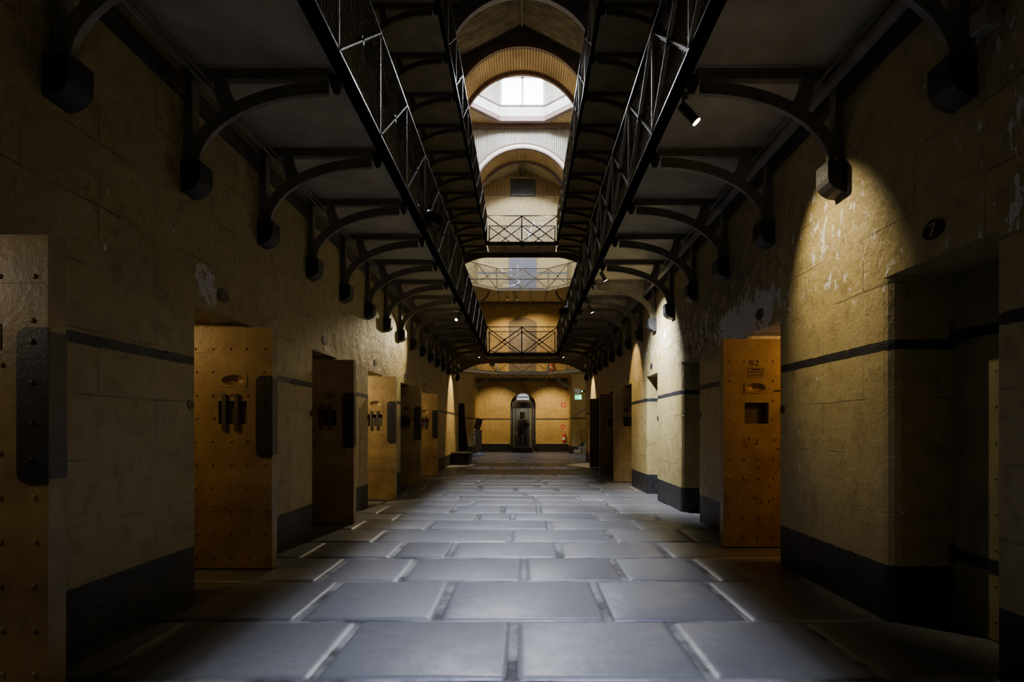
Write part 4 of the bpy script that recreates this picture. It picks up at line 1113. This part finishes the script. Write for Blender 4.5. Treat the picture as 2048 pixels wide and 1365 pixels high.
MB().prism([(-.11, .2), (.13, .2), (.15, .6), (.15, 1.12), (-.12, 1.12), (-.15, .85), (-.15, .55)], 1, -.14, .14).build('pedestal', M['brown_slats'], t)
MB().prism([(-.165, .5), (-.11, .5), (-.11, .98), (-.165, .93)], 1, -.145, .1).build('face_plate', M['greybox'], t)
MB().cyl((-.06, 0, 1.13), (.06, 0, 1.62), .14, .15, n=20).build('drum', M['dark_steel'], t, True)
MB().ball((-.13, -.1, 1.10), .05, 10).build('eyepiece', M['steel'], t)

# upper doors on the end wall -------------------------------------------------
def flat_door(name, z0, zs, rise, mat, label, board):
    w = .69; n = 16; cx = -.0
    R = (w*w + rise*rise)/(2*rise); a0 = math.asin(w/R)
    arc = [(cx + R*math.sin(a0 - 2*a0*i/n), zs + rise - R + R*math.cos(a0 - 2*a0*i/n)) for i in range(n+1)]
    poly = [(cx-w, z0), (cx+w, z0)] + arc
    d = struct(name, MB().prism(poly, 1, BACK-.012, BACK-.002), mat, label, 'door')
    fr = MB()
    for i in range(int((zs-z0)/board)): fr.box(cx-w+.03, cx+w-.03, BACK-.02, BACK-.012, z0+.02+i*board, z0+(i+1)*board)
    fr.build('boards', mat, d)
    fr = MB().box(cx-w-.035, cx-w, BACK-.02, BACK-.002, z0, zs).box(cx+w, cx+w+.035, BACK-.02, BACK-.002, z0, zs)
    fr.build('door_frame', M['plaster_dark'], d)
flat_door('door_1', DECK+.005, 6.62, .22, M['brown_slats'], 'brown boarded arched door on the end wall, lower gallery', .17)
flat_door('door_2', DECK+DZ+.005, 10.25, .18, M['slate_blue'], 'slate blue arched door on the end wall, upper gallery', 3.0)
# reflected light on the upper end wall, modelled as glowing white ribbons
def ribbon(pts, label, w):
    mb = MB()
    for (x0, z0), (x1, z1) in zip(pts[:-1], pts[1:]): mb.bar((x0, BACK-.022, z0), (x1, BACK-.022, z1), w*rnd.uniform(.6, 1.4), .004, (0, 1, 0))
    tag(mb.build('light_ribbon', M['light_mark'], None), label, 'light mark', 'reflected light on the upper end wall')
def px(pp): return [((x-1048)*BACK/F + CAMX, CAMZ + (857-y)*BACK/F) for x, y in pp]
ribbon(px([(1046, 456), (1051, 463), (1057, 468), (1063, 471), (1060, 465), (1063, 454), (1067, 443), (1070, 456), (1073, 458), (1082, 456), (1086, 448), (1085, 447), (1076, 446)]), 'white looping reflection on the upper end wall right of centre, above the footbridge', .05)
ribbon(px([(1056, 467), (1058, 476), (1060, 483), (1053, 492), (1048, 499)]), 'white curved reflection dropping behind the middle post of the upper footbridge', .05)
ribbon(px([(1083, 456), (1082, 466), (1084, 472), (1080, 481), (1076, 483)]), 'white hooked reflection at the right behind the upper footbridge', .035)
ribbon(px([(998, 540), (1003, 536), (1006, 538), (1004, 545)]), 'short curl of reflected light left of the slate blue upper door', .05)
ribbon(px([(1018, 538), (1021, 542), (1023, 538)]), 'tick of white light on the slate blue upper door', .03)
ribbon(px([(1035, 532), (1036, 538), (1036, 545), (1033, 552), (1027, 553), (1020, 551)]), 'white vertical reflection on the slate blue upper door', .03)
ribbon(px([(1005, 570), (1013, 572), (1024, 572), (1033, 568), (1040, 564), (1036, 560), (1031, 557)]), 'sweeping arc of white light low on the slate blue upper door', .045)

# ------------------------------------------------------------------ world, camera, view
wd = bpy.data.worlds.new('world'); scene.world = wd; wd.use_nodes = True
bg = wd.node_tree.nodes['Background']; bg.inputs[0].default_value = (.6, .7, .9, 1); bg.inputs[1].default_value = .15
cam = bpy.data.cameras.new('camera'); co = bpy.data.objects.new('camera', cam); col.objects.link(co)
co.location = (CAMX, 0, CAMZ); co.rotation_euler = (PI/2, 0, 0)
cam.sensor_width = 36; cam.lens = 36*F/2048; cam.shift_x = -(1048-1024)/2048; cam.shift_y = (857-682.5)/2048
cam.clip_start = .05; cam.clip_end = 100
scene.camera = co
scene.view_settings.view_transform = 'AgX'
scene.view_settings.look = 'AgX - Base Contrast'
scene.view_settings.exposure = 0.4
scene.cycles.use_denoising = True
scene.cycles.max_bounces = 7; scene.cycles.diffuse_bounces = 4; scene.cycles.glossy_bounces = 3; scene.cycles.transparent_max_bounces = 12
scene.cycles.sample_clamp_indirect = 4.0
scene.cycles.caustics_reflective = False; scene.cycles.caustics_refractive = False
